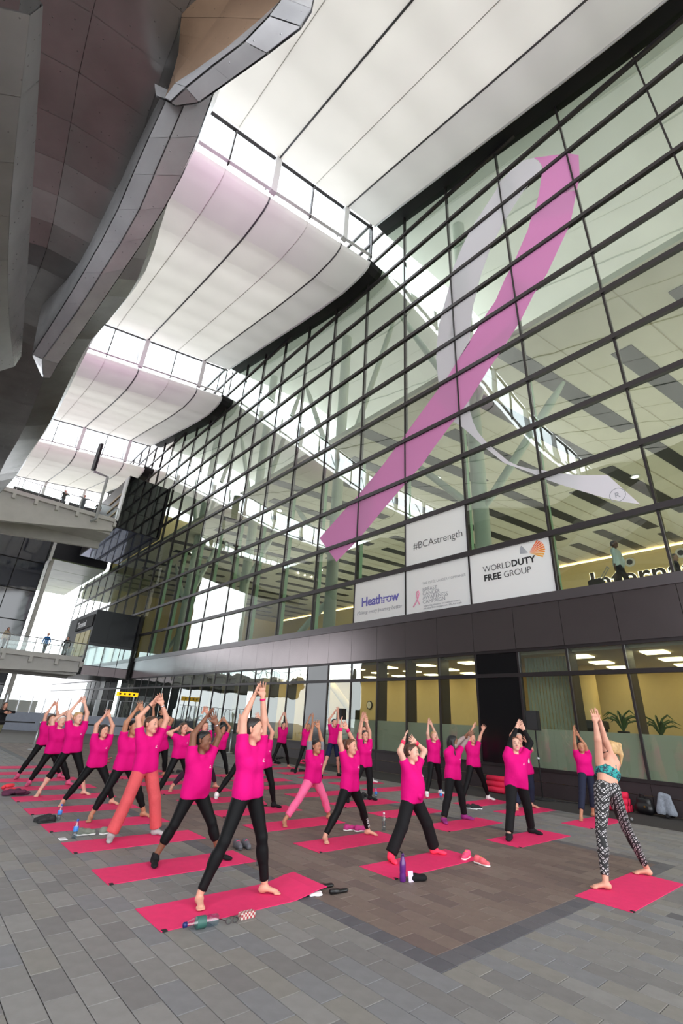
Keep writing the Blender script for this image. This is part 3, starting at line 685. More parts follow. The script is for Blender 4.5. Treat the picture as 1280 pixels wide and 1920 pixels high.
S1B = [(.28, 6.34, 12.6), (.21, 5.94, 13.3), (.05, 5.6, 13.6), (-.07, 5.35, 13.9), (-.15, 5.02, 14.3)]
O8, M8, I8, B8 = catmull(S1O, 8), catmull(S1M, 8), catmull(S1I, 8), catmull(S1B, 8)
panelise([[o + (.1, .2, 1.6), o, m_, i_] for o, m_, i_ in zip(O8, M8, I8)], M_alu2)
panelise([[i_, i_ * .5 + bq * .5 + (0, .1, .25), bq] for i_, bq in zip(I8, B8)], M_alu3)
panelise([[(.0, 6.6, 13.2), (.1, 6.3, 12.4), (.25, 5.82, 11.7)], [(.9, 6.4, 13.4), (.7, 5.9, 12.4), (.41, 5.72, 11.6)]], M_alu2)
# rounded lobe near the left picture edge
rows = []
for i, y in enumerate(np.linspace(5.2, 13.6, 9)):
    s_ = math.sin(math.pi * (i + .35) / 8.7); xr = -1.45 + 1.05 * (y - 5.2) / 8; r_ = .6 + 1.3 * s_
    rows.append([(xr - r_ * (1 - math.cos(a)) , y, 9.9 - (.75 * r_) * math.sin(a) + .35 * math.cos(a)) for a in np.linspace(-.9, 2.4, 6)])
panelise(rows, M_alu)

# ---- upper and lower link bridges with their dark glazed boxes at the far end
M_boxglass = mat('black reflective glass', (10, 11, 15), .04, 0, .9)
M_darkclad = mat('dark cladding', (34, 34, 40), .35, .2, var=.1)
def wbox(name, m, parent, *a, **k):
    b = MB(); b.box(*a); return b.build(name, m, parent, **k)
ub = thing('link_box', (12.4, 50, 17), 'black glass box hung on the terminal wall above the bridges', 'building', )
for q in range(3):
    xa = 10.35 + q * 1.35
    for r in range(3): wbox('glass_panel', M_boxglass, ub, xa + .015, 43.98, 17.02 + r * 1.8, xa + 1.335, 44.03, 17.02 + r * 1.8 + 1.77)
wbox('frame', M_frame, ub, 10.3, 44.03, 17.0, 14.4, 56.5, 22.45)
for q in range(4):
    for r in range(2): wbox('soffit_panel', mat('blue-grey mirror soffit', (120, 128, 160), .06, .8), ub, 10.36 + r * 2.0, 44.2 + q * 3.05, 16.97, 12.3 + r * 2.0, 47.2 + q * 3.05, 17.0)
wbox('side_frame', M_whitemetal, ub, 10.18, 44.03, 17.6, 10.3, 45.0, 22.3)
for q in range(4): wbox('side_rail', mat('timber rail', (150, 128, 96), .6), ub, 10.2, 45.0, 18.0 + q * .9, 10.3, 49.0, 18.2 + q * .9)
def bridge(zd, x0, x1, y0, y1, h2, label, dz=1.05):
    t = thing('footbridge', (x0, y0, zd - h2), label, 'bridge')
    wbox('deck', M_concrete, t, x0, y0, zd - .35, x1, y1, zd)
    def beam(nm, ya, yb, d0, d1):
        b = MB(); b.loft([[(x, ya, zd - .35), (x, yb, zd - .35), (x, yb, zd - d), (x, ya, zd - d)] for x, d in ((x0, d0), (x0 + (x1 - x0) * .45, d0), (x1, d1))]); b.build(nm, M_concrete, t)
    beam('edge_beam', y0 + .3, y0 + .7, h2, 1.15); beam('rear_beam', y1 - .7, y1 - .3, h2, min(h2, 2.0))
    wbox('soffit', M_concrete, t, x0, y0 + .7, zd - 1.3 - .1, x1, y1 - .7, zd - 1.2)
    n = int((x1 - x0) / 1.6)
    for q in range(n + 1):
        x = x0 + q * (x1 - x0) / n
        wbox('bracket', M_concrete, t, x - .12, y0 - .02, zd - .75, x + .12, y0 + .3, zd - .35)
        for yy in (y0 + .08, y1 - .08): wbox('rail_post', M_greypaint, t, x - .03, yy - .03, zd, x + .03, yy + .03, zd + dz)
        if q < n:
            for yy in (y0 + .08, y1 - .08): wbox('balustrade_pane', M_clear, t, x + .06, yy - .01, zd + .08, x + (x1 - x0) / n - .06, yy + .01, zd + dz - .08)
    for yy in (y0 + .08, y1 - .08):
        b = MB(); b.tube([(x0, yy, zd + dz), (x1, yy, zd + dz)], .035, 8); b.build('handrail', M_steel, t)
    for q in range(3):
        x = x0 + 1.2 + q * 1.1
        b = MB(); b.lathe([(.09, 0), (.12, .1), (.1, .14)], (x, y0 - .12, zd - .12), 10, axis=(0, -1, -.3)); b.build('floodlight', mat('bridge floodlight', (255, 250, 235), emit=(255, 244, 220), es=6), t)
    return t
bridge(17.75, -6, 10.12, 44.0, 48.5, 2.9, 'upper pale concrete footbridge with people behind the glass rail')
bridge(5.3, -4, 10.36, 43.4, 47.4, 1.55, 'lower pale footbridge with glass balustrade and a person in blue')
lb = thing('link_box', (12.4, 46, 4), 'black cladded lower box with a strip window beside the bridge', 'building')
for q in range(3):
    xa = 10.5 + q * 1.3
    wbox('clad_panel', mat('charcoal cladding', (26, 27, 33), .2, 0, .25), lb, xa + .012, 43.45, 6.55, xa + 1.288, 43.5, 9.25)
    wbox('window_pane', mat('mirror window', (190, 205, 205), .05, .75), lb, xa + .03, 43.46, 4.75, xa + 1.27, 43.5, 6.3)
    wbox('sill_panel', M_spandrel, lb, xa + .012, 43.44, 4.0, xa + 1.288, 43.5, 4.7)
wbox('body', M_darkclad, lb, 10.5, 43.5, 4.0, 14.4, 52, 9.28)
wbox('side_sign', M_blackmatt, lb, 10.40, 43.7, 7.9, 10.5, 49, 8.9)
text_mesh('lettering', 'Terminal', .75, M_white, lb, (10.39, 48.4, 8.1), (0, -1, 0), UPV, bold=.01)
for q in range(3): wbox('side_window', mat('lit side window', (190, 180, 130), .3), lb, 10.44, 43.9 + q * 1.5, 5.5, 10.5, 45.2 + q * 1.5, 7.6)
wbox('corner_duct', M_blackmatt, lb, 14.12, 43.2, 3.9, 14.28, 43.44, 9.4)
wbox('corner_duct', M_blackmatt, ub, 14.12, 43.7, 17.0, 14.28, 43.96, 22.4)
# far block carried over the road, and the dark building on the left
fb = thing('far_block', (11, 66, 17), 'dark block with green tinted soffit spanning behind the upper bridge', 'building')
wbox('front', M_darkclad, fb, 8.2, 60, 17.0, 14.2, 60.3, 24)
for q in range(4): wbox('soffit_panel', mat('green soffit', (150, 166, 128), .35, .0, var=.2, vscale=.5), fb, 8.2, 60.3 + q * 5, 16.9, 14.2, 65.2 + q * 5, 17.0)
wbox('column', M_concrete, fb, 8.25, 60.35, 0, 8.65, 60.75, 16.9)
wbox('white_edge', M_whitemetal, fb, 8.0, 59.9, 16.6, 8.3, 62, 20)
lb2 = thing('glass_block', (2, 62, 0), 'dark glass building with square grid behind the bridges at far left', 'building')
wbox('body', M_blackmatt, lb2, 2.5, 60.1, 0, 7.85, 80, 24)
for q in range(2):
    for r in range(7):
        x = 7.8 - (q + 1) * 2.64
        wbox('glass_panel', mat('slate glass', (40, 44, 56), .05, 0, .9), lb2, x + .04, 60.02, .1 + r * 3.2, min(7.8, x + 2.6), 60.1, 3.2 + r * 3.2)
# open street behind: pale kerb wall, ramp and glass barriers at ground level
M_ramp = mat('pale blue-grey ramp wall', (150, 156, 170), .6, var=.06)
b = MB(); b.add([(5, 40.0, 0), (14.0, 34, 0), (14.0, 34, 1.1), (5, 40, 1.1), (5, 40.3, 0), (14, 34.3, 0), (14, 34.3, 1.1), (5, 40.3, 1.1)], [(0, 1, 2, 3), (7, 6, 5, 4), (3, 2, 6, 7), (0, 3, 7, 4), (1, 5, 6, 2)])
tag(b.build('ramp_wall', M_ramp, None), 'low pale blue-grey ramp wall behind the belt barrier', 'wall')
for q in range(14):
    f = q / 14; x = 4.2 + f * 9.4; y = 40.5 - f * 6.2
    t = thing('glass_barrier', (x, y, 1.1), 'clear glass barrier panel on the ramp wall, %s from the left' % ['first', 'second', 'third', 'fourth', 'fifth', 'sixth', 'seventh', 'eighth', 'ninth', 'tenth', 'eleventh', 'twelfth', 'thirteenth', 'fourteenth'][q], 'barrier', 'glass barriers along the ramp')
    b = MB(); b.box(x - .03, y - .03, 1.05, x + .03, y + .03, 2.1); b.build('post', M_steel, t)
    b = MB(); b.add([(x + .05, y - .03, 1.15), (x + .58, y - .383, 1.15), (x + .58, y - .383, 2.0), (x + .05, y - .03, 2.0)], [(0, 1, 2, 3)]); b.build('pane', M_clear, t)
    b = MB(); b.tube([(x + .02, y - .013, 2.12), (x + .60, y - .40, 2.12)], .02, 6); b.build('rail', M_steel, t)
wbox('street_wall', mat('pale street wall', (225, 228, 228), .7), None, 8.2, 75, 0, 14, 76, 2.0, label='pale low wall across the bright street', category='wall')
yl = thing('direction_sign', (12.0, 36, 0), 'yellow direction sign on posts near the far glass doors', 'sign')
wbox('panel', mat('yellow sign face', (250, 200, 20), .5, emit=(250, 190, 10), es=.5), yl, 11.3, 35.9, 2.45, 12.75, 36.0, 2.72)
wbox('post', M_steel, yl, 11.5, 35.94, 0, 11.56, 36.0, 2.46); wbox('post', M_steel, yl, 12.5, 35.94, 0, 12.56, 36.0, 2.46)
for q in range(4): wbox('symbol', M_blackmatt, yl, 11.45 + q * .32, 35.89, 2.53, 11.58 + q * .32, 35.9, 2.65)
# wall-hung screen on a bracket by the upper bridge
ds = thing('display_screen', (8.2, 43.2, 17.6), 'thin display screen on a bent bracket above the upper bridge', 'screen')
b = MB(); b.tube([(8.0, 43.6, 16.7), (8.3, 43.3, 17.0), (8.25, 43.3, 21.2), (7.0, 43.3, 21.3)], .13, 8); b.build('bracket', M_greypaint, ds)
b = MB(); b.add([(6.9, 43.1, 21.3), (7.1, 43.1, 21.3), (7.1, 43.1, 24.2), (6.9, 43.1, 24.2), (6.9, 44.4, 21.8), (7.1, 44.4, 21.8), (7.1, 44.4, 24.7), (6.9, 44.4, 24.7)], [(0, 1, 2, 3), (7, 6, 5, 4), (0, 4, 5, 1), (3, 2, 6, 7), (0, 3, 7, 4), (1, 5, 6, 2)]); b.build('screen', M_blackmatt, ds)
# ================================================================ PEOPLE
def prim(a, b, ra, rb=None, flat=None, fk=1.0, k=.03, cut=None):
    return (np.array(a, float), np.array(b, float), ra, ra if rb is None else rb, None if flat is None else np.array(flat, float), fk, k, cut)
def pdist(pr_, X):
    a, b, ra, rb, fl, fk, k, cut = pr_
    P = X - a; ba = b - a; L2 = ba @ ba
    if fl is not None:
        P = P + (fk - 1) * (P @ fl)[..., None] * fl; ba = ba + (fk - 1) * (ba @ fl) * fl; L2 = ba @ ba
    t = np.clip((P @ ba) / L2, 0, 1) if L2 > 1e-9 else np.zeros(P.shape[:-1])
    d = np.sqrt(((P - t[..., None] * ba) ** 2).sum(-1)) - (ra + (rb - ra) * t)
    if cut is not None:
        for q, n in (cut if isinstance(cut, list) else [cut]): d = np.maximum(d, (X - np.asarray(q)) @ np.asarray(n))
    return d
def smin(a, b, k):
    m = np.maximum(k - np.abs(a - b), 0) / k
    return np.minimum(a, b) - m * m * k * .25
def sdf_mesh(prims, h, cuts=()):
    lo = np.min([np.minimum(p[0], p[1]) - max(p[2], p[3]) for p in prims], 0) - 3 * h
    hi = np.max([np.maximum(p[0], p[1]) + max(p[2], p[3]) for p in prims], 0) + 3 * h
    n = np.ceil((hi - lo) / h).astype(int) + 1
    ax = [lo[i] + h * np.arange(n[i]) for i in range(3)]
    Fv = np.full(tuple(n), .2)
    for p in prims:
        m = max(p[2], p[3]) + p[6] + 2 * h
        l = np.minimum(p[0], p[1]) - m; u = np.maximum(p[0], p[1]) + m
        i0 = np.clip(((l - lo) / h).astype(int), 0, n); i1 = np.clip(np.ceil((u - lo) / h).astype(int) + 1, 0, n)
        sl = tuple(slice(i0[i], i1[i]) for i in range(3))
        G = np.stack(np.meshgrid(*[ax[i][sl[i]] for i in range(3)], indexing='ij'), -1)
        if G.size == 0: continue
        Fv[sl] = smin(Fv[sl], pdist(p, G), p[6])
    if cuts:
        G = np.stack(np.meshgrid(*ax, indexing='ij'), -1)
        for q, nn in cuts: Fv = np.maximum(Fv, (G - np.asarray(q)) @ np.asarray(nn))
    return surfnet(Fv, lo, h)
def surfnet(Fv, lo, h):
    ins = Fv < 0
    c = [ins[i:ins.shape[0] - 1 + i, j:ins.shape[1] - 1 + j, k:ins.shape[2] - 1 + k] for i in (0, 1) for j in (0, 1) for k in (0, 1)]
    s = sum(x.astype(np.int8) for x in c); cells = np.argwhere((s > 0) & (s < 8))
    if len(cells) == 0: return np.zeros((0, 3)), np.zeros((0, 4), int)
    idx = -np.ones(s.shape, int); idx[tuple(cells.T)] = np.arange(len(cells))
    corner = np.array([(i, j, k) for i in (0, 1) for j in (0, 1) for k in (0, 1)])
    val = np.stack([Fv[tuple((cells + o).T)] for o in corner], 1)
    acc = np.zeros((len(cells), 3)); cnt = np.zeros(len(cells))
    for a in range(8):
        for b in range(a + 1, 8):
            if np.abs(corner[a] - corner[b]).sum() != 1: continue
            m = (val[:, a] < 0) != (val[:, b] < 0)
            t = val[m, a] / (val[m, a] - val[m, b])
            acc[m] += corner[a] + t[:, None] * (corner[b] - corner[a]); cnt[m] += 1
    V = lo + h * (cells + acc / cnt[:, None])
    faces = []
    for ax_ in range(3):
        u, v = (ax_ + 1) % 3, (ax_ + 2) % 3
        sl0 = [slice(None)] * 3; sl1 = [slice(None)] * 3
        sl0[ax_] = slice(0, -1); sl1[ax_] = slice(1, None)
        A, B = ins[tuple(sl0)], ins[tuple(sl1)]
        e = np.argwhere(A != B)
        ok = (e[:, u] > 0) & (e[:, v] > 0) & (e[:, u] < Fv.shape[u] - 1) & (e[:, v] < Fv.shape[v] - 1)
        e = e[ok]; du = np.zeros(3, int); du[u] = 1; dv = np.zeros(3, int); dv[v] = 1
        q = np.stack([idx[tuple((e - du - dv).T)], idx[tuple((e - dv).T)], idx[tuple(e.T)], idx[tuple((e - du).T)]], 1)
        fl = ~A[tuple(e.T)]
        q[fl] = q[fl][:, ::-1]; faces.append(q)
    return V, np.concatenate(faces)
def sdf_at(prims, P):
    d = np.full(len(P), 1.)
    for p in prims: d = smin(d, pdist(p, P), p[6])
    return d
def unit(v): v = np.asarray(v, float); return v / (np.linalg.norm(v) + 1e-12)
def skinmat(n, c): return mat('skin ' + n, c, .5, spec=.35, var=.05, vscale=14)
SKIN = {'fair': skinmat('fair', (206, 150, 128)), 'pale': skinmat('pale', (214, 164, 144)), 'tan': skinmat('tan', (176, 122, 94)), 'brown': skinmat('brown', (122, 80, 60))}
LIP = {k: mat('lips ' + k, c, .4) for k, c in (('fair', (190, 96, 96)), ('pale', (200, 105, 105)), ('tan', (165, 85, 80)), ('brown', (120, 60, 58)))}
HAIRC = {'dark': (30, 22, 20), 'brown': (72, 48, 34), 'blonde': (182, 146, 98), 'grey': (168, 158, 148), 'black': (16, 14, 15), 'auburn': (96, 58, 38), 'white': (214, 210, 204)}
def hairmat(n): return mat('hair ' + n, HAIRC[n], .42, var=.25, vscale=30, bump=.3, bscale=90)
M_shirt = mat('magenta cotton', (208, 10, 114), .8, spec=.15, var=.07, vscale=5, bump=.9, bscale=6)
M_legging = mat('black stretch fabric', (9, 9, 11), .65, spec=.2, var=.1, bump=.15, bscale=12)
M_eye = mat('eye white', (236, 232, 228), .25); M_iris = mat('iris', (38, 26, 20), .2)
def cloth(n, c, b_=.3): return mat(n, c, .8, spec=.2, var=.08, vscale=8, bump=b_, bscale=14)
SHIRT_MATS = {'magenta': M_shirt}
INSTR = np.array([7.25, 2.72])
def person(label, fl, fr, hem, head, hl, hr, el=None, er=None, skin='fair', hair='brown', style='pony', legs='black', legend=.93, baggy=0., foot=('bare', None), sleeve=None, shirt=M_shirt, face=None, body_face=None, w=1.0, y=None, lod=None, group='people in pink shirts holding a yoga pose', name='person', bands=None, male=False, print_=True, hemz=None, headgear=None, shorts=False, extra=None, arm_fwd=(0, 0), sc=None, cat='person', feet3=None, grasp=False, frame3=None):
    A, B, hemP, Hc, Wl, Wr, El, Er = [None if v is None else np.array(v, float) for v in frame3]; Y = hemP[1]
    root = (A + B) / 2; root = np.array([root[0], root[1], min(A[2], B[2]) - .0])
    mid2 = hemP[:2]
    to_i = unit(np.append(INSTR - mid2, 0))
    f = unit(np.array([0, -1., 0]) + .35 * to_i) if body_face is None else unit(np.append(body_face, 0))
    hf = unit(np.array([0, -.35, 0]) + to_i) if face is None else unit(np.append(face, 0))
    lat = np.array([-f[1], f[0], 0.])           # horizontal axis pointing to image right
    if lat[0] < 0: lat = -lat
    up = np.array([0, 0, 1.])
    tvec = Hc - hemP; tl = np.linalg.norm(tvec); t = unit(tvec)
    sc = sc or min(1.1, max(.9, tl / .69))
    P0 = hemP + t * .085 * sc
    N_ = Hc - t * .178 * sc - up * .012
    T = unit(N_ - P0); TLn = np.linalg.norm(N_ - P0)
    at = lambda fr_, la=0., fo=0.: P0 + T * TLn * fr_ + lat * la * sc + f * fo * sc
    dist = np.linalg.norm(root - CAM)
    q = lod if lod is not None else (0 if dist < 7.5 else 1 if dist < 12.5 else 2)
    hb, hh, hd = [(.0135, .0062, .0055), (.017, .0085, .0065), (.024, .012, .009)][q]
    th = thing(name, root, label, cat, group)
    sides = ((-1, A, Wl, El, arm_fwd[0]), (1, B, Wr, Er, arm_fwd[1]))
    # ---------------- joints
    S, E, Wr_, Hp, Kn, An, FD = {}, {}, {}, {}, {}, {}, {}
    for s, ft, wr, elb, fw in sides:
        up_raise = .03 if wr[2] > N_[2] + .1 else -.01
        S[s] = at(1.0, s * .155 * (.9 + .1 * w)) - T * .045 * sc + up * up_raise * sc
        Hnd = wr + f * fw
        d = Hnd - S[s]; L = np.linalg.norm(d); u1, u2 = .285 * sc, .315 * sc
        if elb is not None:
            e_ = elb + f * fw * .5
            # keep believable segment lengths
            e_ = S[s] + unit(e_ - S[s]) * min(max(np.linalg.norm(e_ - S[s]), .22 * sc), .31 * sc)
        else:
            Lc = min(L, (u1 + u2) * .995)
            a_ = (u1 * u1 - u2 * u2 + Lc * Lc) / (2 * Lc); hgt = math.sqrt(max(u1 * u1 - a_ * a_, 0))
            o_ = unit(lat * s * .85 + f * .45); o_ = unit(o_ - unit(d) * (o_ @ unit(d)))
            e_ = S[s] + unit(d) * a_ + o_ * hgt
        dd = Hnd - e_; Lf = np.linalg.norm(dd); Hnd = e_ + unit(dd) * min(max(Lf, .24 * sc), .34 * sc)
        E[s] = e_; Wr_[s] = Hnd - unit(Hnd - e_) * .075 * sc
        Hp[s] = P0 + lat * s * .088 * sc * (.85 + .15 * w) - T * .03 * sc
        An[s] = ft + up * .085 * sc
        fdv = unit(f * .85 + lat * s * .55)
        if feet3 is not None: fdv = unit(np.append(feet3[0 if s < 0 else 1], 0))
        FD[s] = fdv
        dl = An[s] - Hp[s]
        Kn[s] = Hp[s] + dl * .5 + f * .025 + fdv * .012
    # ---------------- body
    bp = []
    flat = f
    tor = [(0.0, .075, .108, 1.12), (.28, .052, .098 * w, 1.2), (.56, .065, .106 * w, 1.15), (.76, .085, .092, 1.2)]
    for fr_, la, r_, fk in tor: bp.append(prim(at(fr_, -la), at(fr_, la), (r_ - .012) * sc, None, flat, fk, .06))
    bp.append(prim(at(.93, -.115), at(.93, .115), .047 * sc, None, None, 1, .05))
    bp.append(prim(N_ - T * .02, Hc - t * .04 + hf * -.012, .055 * sc, .05 * sc, None, 1, .03))
    for s, ft, *_ in sides:
        fat = .9 + .1 * w + (.006 if male else 0)
        bp.append(prim(S[s], E[s], (.056 if not male else .061) * sc * fat, .044 * sc * fat, None, 1, .03))
        bp.append(prim(E[s], Wr_[s], .044 * sc * fat, .0285 * sc * (1.12 if male else 1), None, 1, .02))
        bp.append(prim(Hp[s], Kn[s], .090 * sc * fat, .055 * sc * fat, None, 1, .04))
        bp.append(prim(Kn[s], An[s], .053 * sc * fat, .036 * sc, None, 1, .02))
        cf = Kn[s] + (An[s] - Kn[s]) * .3 - f * .014
        bp.append(prim(cf, cf + (An[s] - Kn[s]) * .15,   .053 * sc * fat, .047 * sc, None, 1, .04))
    V, Q = sdf_mesh(bp, hb); Vs, Qs, Ms = [V], [Q], [np.zeros(len(Q), int)]; nv = len(V)
    def addblk(prims_, h_, matf=None):
        nonlocal nv
        v, q_ = sdf_mesh(prims_, h_)
        m = np.zeros(len(q_), int)
        if matf is not None and len(q_): m = matf(v[q_].mean(1))
        Vs.append(v); Qs.append(q_ + nv); Ms.append(m); nv += len(v)
    # feet
    footp = {}
    for s, ft, *_ in sides:
        d_ = FD[s]; sd = np.array([-d_[1], d_[0], 0]); g0 = ft.copy(); fs = sc * (1.08 if male else 1.)
        ps = [prim(g0 + up * .034 - d_ * .03 * fs, g0 + up * .032 - d_ * .015, .031 * fs, None, None, 1, .02), prim(An[s], g0 + up * .05, .034 * fs, .036 * fs, None, 1, .03),
              prim(g0 + up * .045 + d_ * .02, g0 + up * .022 + d_ * .125 * fs, .036 * fs, .030 * fs, up, 1.45, .03)]
        tt = []
        if foot[0] == 'bare':
            for k_ in range(5):
                o_ = (k_ - 2) * .0155 * fs
                b0 = g0 + up * .014 + d_ * .125 * fs + sd * o_; tt.append(prim(b0, b0 + d_ * (.052 - .006 * abs(k_ - 1)) * fs - up * .003, (.0125 if k_ != 0 else .0145) * fs, .009 * fs, None, 1, .008))
        else: tt.append(prim(g0 + up * .022 + d_ * .12 * fs, g0 + up * .018 + d_ * .165 * fs, .031 * fs, .026 * fs, up, 1.5, .03))
        footp[s] = ps + tt
        if foot[0] == 'bare': addblk(ps + tt, hd * 1.2)
    # hands
    for s, ft, *_ in sides:
        d_ = unit(Wr_[s] - E[s]); pl = unit(f * .75 - lat * s * .55); pl = unit(pl - d_ * (pl @ d_)); sd = np.cross(d_, pl)
        w0 = Wr_[s]; hs = sc * (1.2 if male else 1.1)
        thumb_dir = sd if (sd @ lat) * s < 0 else -sd
        ps = [prim(w0 - d_ * .05 * hs, w0 + d_ * .01, .0262 * hs, .024 * hs, None, 1, .02), prim(w0 + d_ * .03 * hs - sd * .016 * hs, w0 + d_ * .03 * hs + sd * .016 * hs, .024 * hs, None, pl, 1.7, .02), prim(w0 + d_ * .072 * hs - sd * .022 * hs, w0 + d_ * .072 * hs + sd * .022 * hs, .018 * hs, None, pl, 1.5, .02)]
        for k_, ln in enumerate((.064, .076, .07, .055)):
            o_ = (k_ - 1.5) * .0188 * hs; fan = (k_ - 1.5) * .2
            td = thumb_dir
            k0 = w0 + d_ * .085 * hs - td * o_
            dr = unit(d_ - td * fan + pl * .05); k1 = k0 + dr * ln * .5 * hs; k2 = k1 + unit(dr + pl * .28) * ln * .55 * hs
            ps += [prim(k0 - d_ * .012, k1, .0088 * hs, .0080 * hs, None, 1, .006), prim(k1, k2, .0080 * hs, .0062 * hs, None, 1, .004)]
        t0 = w0 + d_ * .025 * hs + thumb_dir * .022 * hs; t1 = t0 + unit(d_ * .75 + thumb_dir * .75 + pl * .15) * .045 * hs; t2 = t1 + unit(d_ + thumb_dir * .35 + pl * .1) * .034 * hs
        ps += [prim(t0, t1, .0125 * hs, .0095 * hs, None, 1, .012), prim(t1, t2, .0095 * hs, .007 * hs, None, 1, .004)]
        addblk(ps, hd)
    # head
    hu = unit(up * .9 + t * .25); hff = unit(hf - hu * (hf @ hu)); hr_ = np.cross(hff, hu)
    hs = (1.03 if male else .98) * (sc * .5 + .5)
    HL = lambda x, y_, z: Hc + (hr_ * x + hff * y_ + hu * z) * hs
    hp_ = [prim(HL(0, -.028, .032), HL(0, .022, .034), .080 * hs, .076 * hs, hr_, 1.06, .03), prim(HL(0, .03, .0), HL(0, .048, -.07), .058 * hs, .037 * hs, None, 1, .03), prim(HL(0, .066, -.094), HL(0, .064, -.094), .02 * hs, None, None, 1, .03),
           prim(HL(-.034, .05, -.03), HL(.034, .05, -.03), .034 * hs, None, None, 1, .03), prim(HL(-.03, .078, .027), HL(.03, .078, .027), .0155 * hs, None, None, 1, .02),
           prim(HL(0, .094, .014), HL(0, .109, -.022), .0085 * hs, .0125 * hs, None, 1, .012), prim(HL(-.011, .1, -.026), HL(.011, .1, -.026), .0085 * hs, None, None, 1, .01),
           prim(HL(-.017, .087, -.052), HL(.017, .087, -.052), .0085 * hs, None, None, 1, .006), prim(HL(-.013, .085, -.063), HL(.013, .085, -.063), .009 * hs, None, None, 1, .006),
           prim(HL(-.045, .02, -.06), HL(-.01, .062, -.085), .026 * hs, None, None, 1, .03), prim(HL(.045, .02, -.06), HL(.01, .062, -.085), .026 * hs, None, None, 1, .03),
           prim(HL(0, -.02, -.04), N_ - T * .0, .05 * hs, .052 * hs, None, 1, .03)]
    for s in (-1, 1): hp_ += [prim(HL(s * .079, -.004, -.022), HL(s * .083, -.012, .016), .013 * hs, .018 * hs, hr_, 2.0, .008)]
    def lipf(c):
        l = (c - Hc) / hs; x, y_, z = l @ hr_, l @ hff, l @ hu
        return ((np.abs(x) < .024) & (y_ > .078) & (z > -.071) & (z < -.044)).astype(int)
    addblk(hp_, hh, lipf)
    body = mesh_obj('body', np.concatenate(Vs), np.concatenate(Qs), [SKIN[skin], LIP[skin]], th, True, np.concatenate(Ms))
    # eyes and brows
    if q < 2:
        b = MB()
        for s in (-1, 1):
            c_ = HL(s * .031, .081, .006)
            b.lathe([(.001, -.012), (.010, -.009), (.0135, 0), (.010, .008), (.001, .0115)], c_, 10, 0, axis=hff)
            b.lathe([(.0082, .0080), (.0078, .0112), (.001, .0125)], c_, 8, 1, axis=hff)
        b.build('eyes', [M_eye, M_iris], th, True)
        b = MB()
        for s in (-1, 1): b.tube([HL(s * .014, .0955, .026), HL(s * .03, .0955, .033), HL(s * .048, .083, .027)], [.0042, .0062, .0035], 5)
        b.build('eyebrows', hairmat(hair if hair not in ('grey', 'white', 'blonde') else 'brown'), th, True)
    # hair
    hm = hairmat(hair); thick = .006 if style in ('short',) else .011
    cutF = (HL(0, .056, .058), unit(hff * .82 - hu * .57)) if style in ('bob', 'long', 'longcurly') else (HL(0, .060, .080), unit(hff * .74 - hu * .67)); low = {'short': -.035, 'bob': -.09, 'long': -.07, 'longcurly': -.07}.get(style, -.05)
    cutL = (HL(0, 0, low), -hu)
    pr_h = [prim(HL(0, -.03, .034), HL(0, .022, .037), (.081 + thick) * hs, (.077 + thick) * hs, hr_, 1.05, .02, [cutF, cutL]), prim(HL(0, -.045, -.02), HL(0, -.03, .02), (.064 + thick) * hs, None, None, 1, .02, [cutL])]
    if style == 'bun': pr_h += [prim(HL(0, -.105, .07), HL(0, -.12, .085), .036 * hs, .03 * hs)]
    if style in ('pony', 'highpony'):
        z0 = .05 if style == 'pony' else .085
        pr_h += [prim(HL(0, -.1, z0), HL(0, -.135, z0 - .01), .026 * hs, .03 * hs, None, 1, .02), prim(HL(0, -.135, z0 - .01), HL(.01, -.15, z0 - .13), .03 * hs, .026 * hs, None, 1, .02), prim(HL(.01, -.15, z0 - .13), HL(.0, -.13, z0 - .25), .026 * hs, .01 * hs, None, 1, .02)]
    if style == 'bob':
        for s in (-1, 1): pr_h += [prim(HL(s * .066, -.01, .03), HL(s * .07, .0, -.085), .03 * hs, .024 * hs, None, 1, .03)]
    if style in ('long', 'longcurly'):
        for s in (-1, 1): pr_h += [prim(HL(s * .066, -.015, .03), HL(s * .08, -.01, -.1), .03 * hs, .032 * hs, None, 1, .03), prim(HL(s * .08, -.01, -.1), HL(s * .085, .02, -.24), .032 * hs, .016 * hs, None, 1, .03)]
        pr_h += [prim(HL(0, -.07, 0), HL(0, -.085, -.22), .06 * hs, .04 * hs, None, 1, .03)]
    if style == 'sidebraid': pr_h += [prim(HL(.06, -.04, -.04), HL(.08, .05, -.14), .026 * hs, .024 * hs, None, 1, .02), prim(HL(.08, .05, -.14), HL(.075, .085, -.34), .024 * hs, .012 * hs, None, 1, .02)]
    v, q_ = sdf_mesh(pr_h, hh * 1.1); mesh_obj('hair', v, q_, hm, th, True)
    # ---------------- clothes
    cutS = []
    sp_ = []
    hem_n = -T
    hem_pt = hemP if hemz is None else hemP
    g_ = .006
    if shirt is not None:
        for fr_, la, r_, fk in tor: sp_.append(prim(at(fr_, -la), at(fr_, la), (r_ + g_ + (.008 if fr_ < .5 else 0)) * sc, None, flat, fk, .06))
        hp2 = hemP - T * .06
        sp_.append(prim(hp2 - lat * .085 * sc * w ** .5, P0 + T * .1 - lat * .07 * sc, .116 * sc * w ** .5, .112 * sc, flat, 1.1, .05)); sp_.append(prim(hp2 + lat * .085 * sc * w ** .5, P0 + T * .1 + lat * .07 * sc, .116 * sc * w ** .5, .112 * sc, flat, 1.1, .05))
        if not male:
            for s in (-1, 1): sp_.append(prim(at(.62, s * .062, .062), at(.6, s * .06, .066), .062 * sc * w ** .5, None, None, 1, .07))
        if w > 1.1: sp_.append(prim(at(.25, 0, .05), at(.3, 0, .05), .12 * sc * w, None, None, 1, .1))
        sp_.append(prim(at(.92, -.12), at(.92, .12), .058 * sc, None, None, 1, .05))
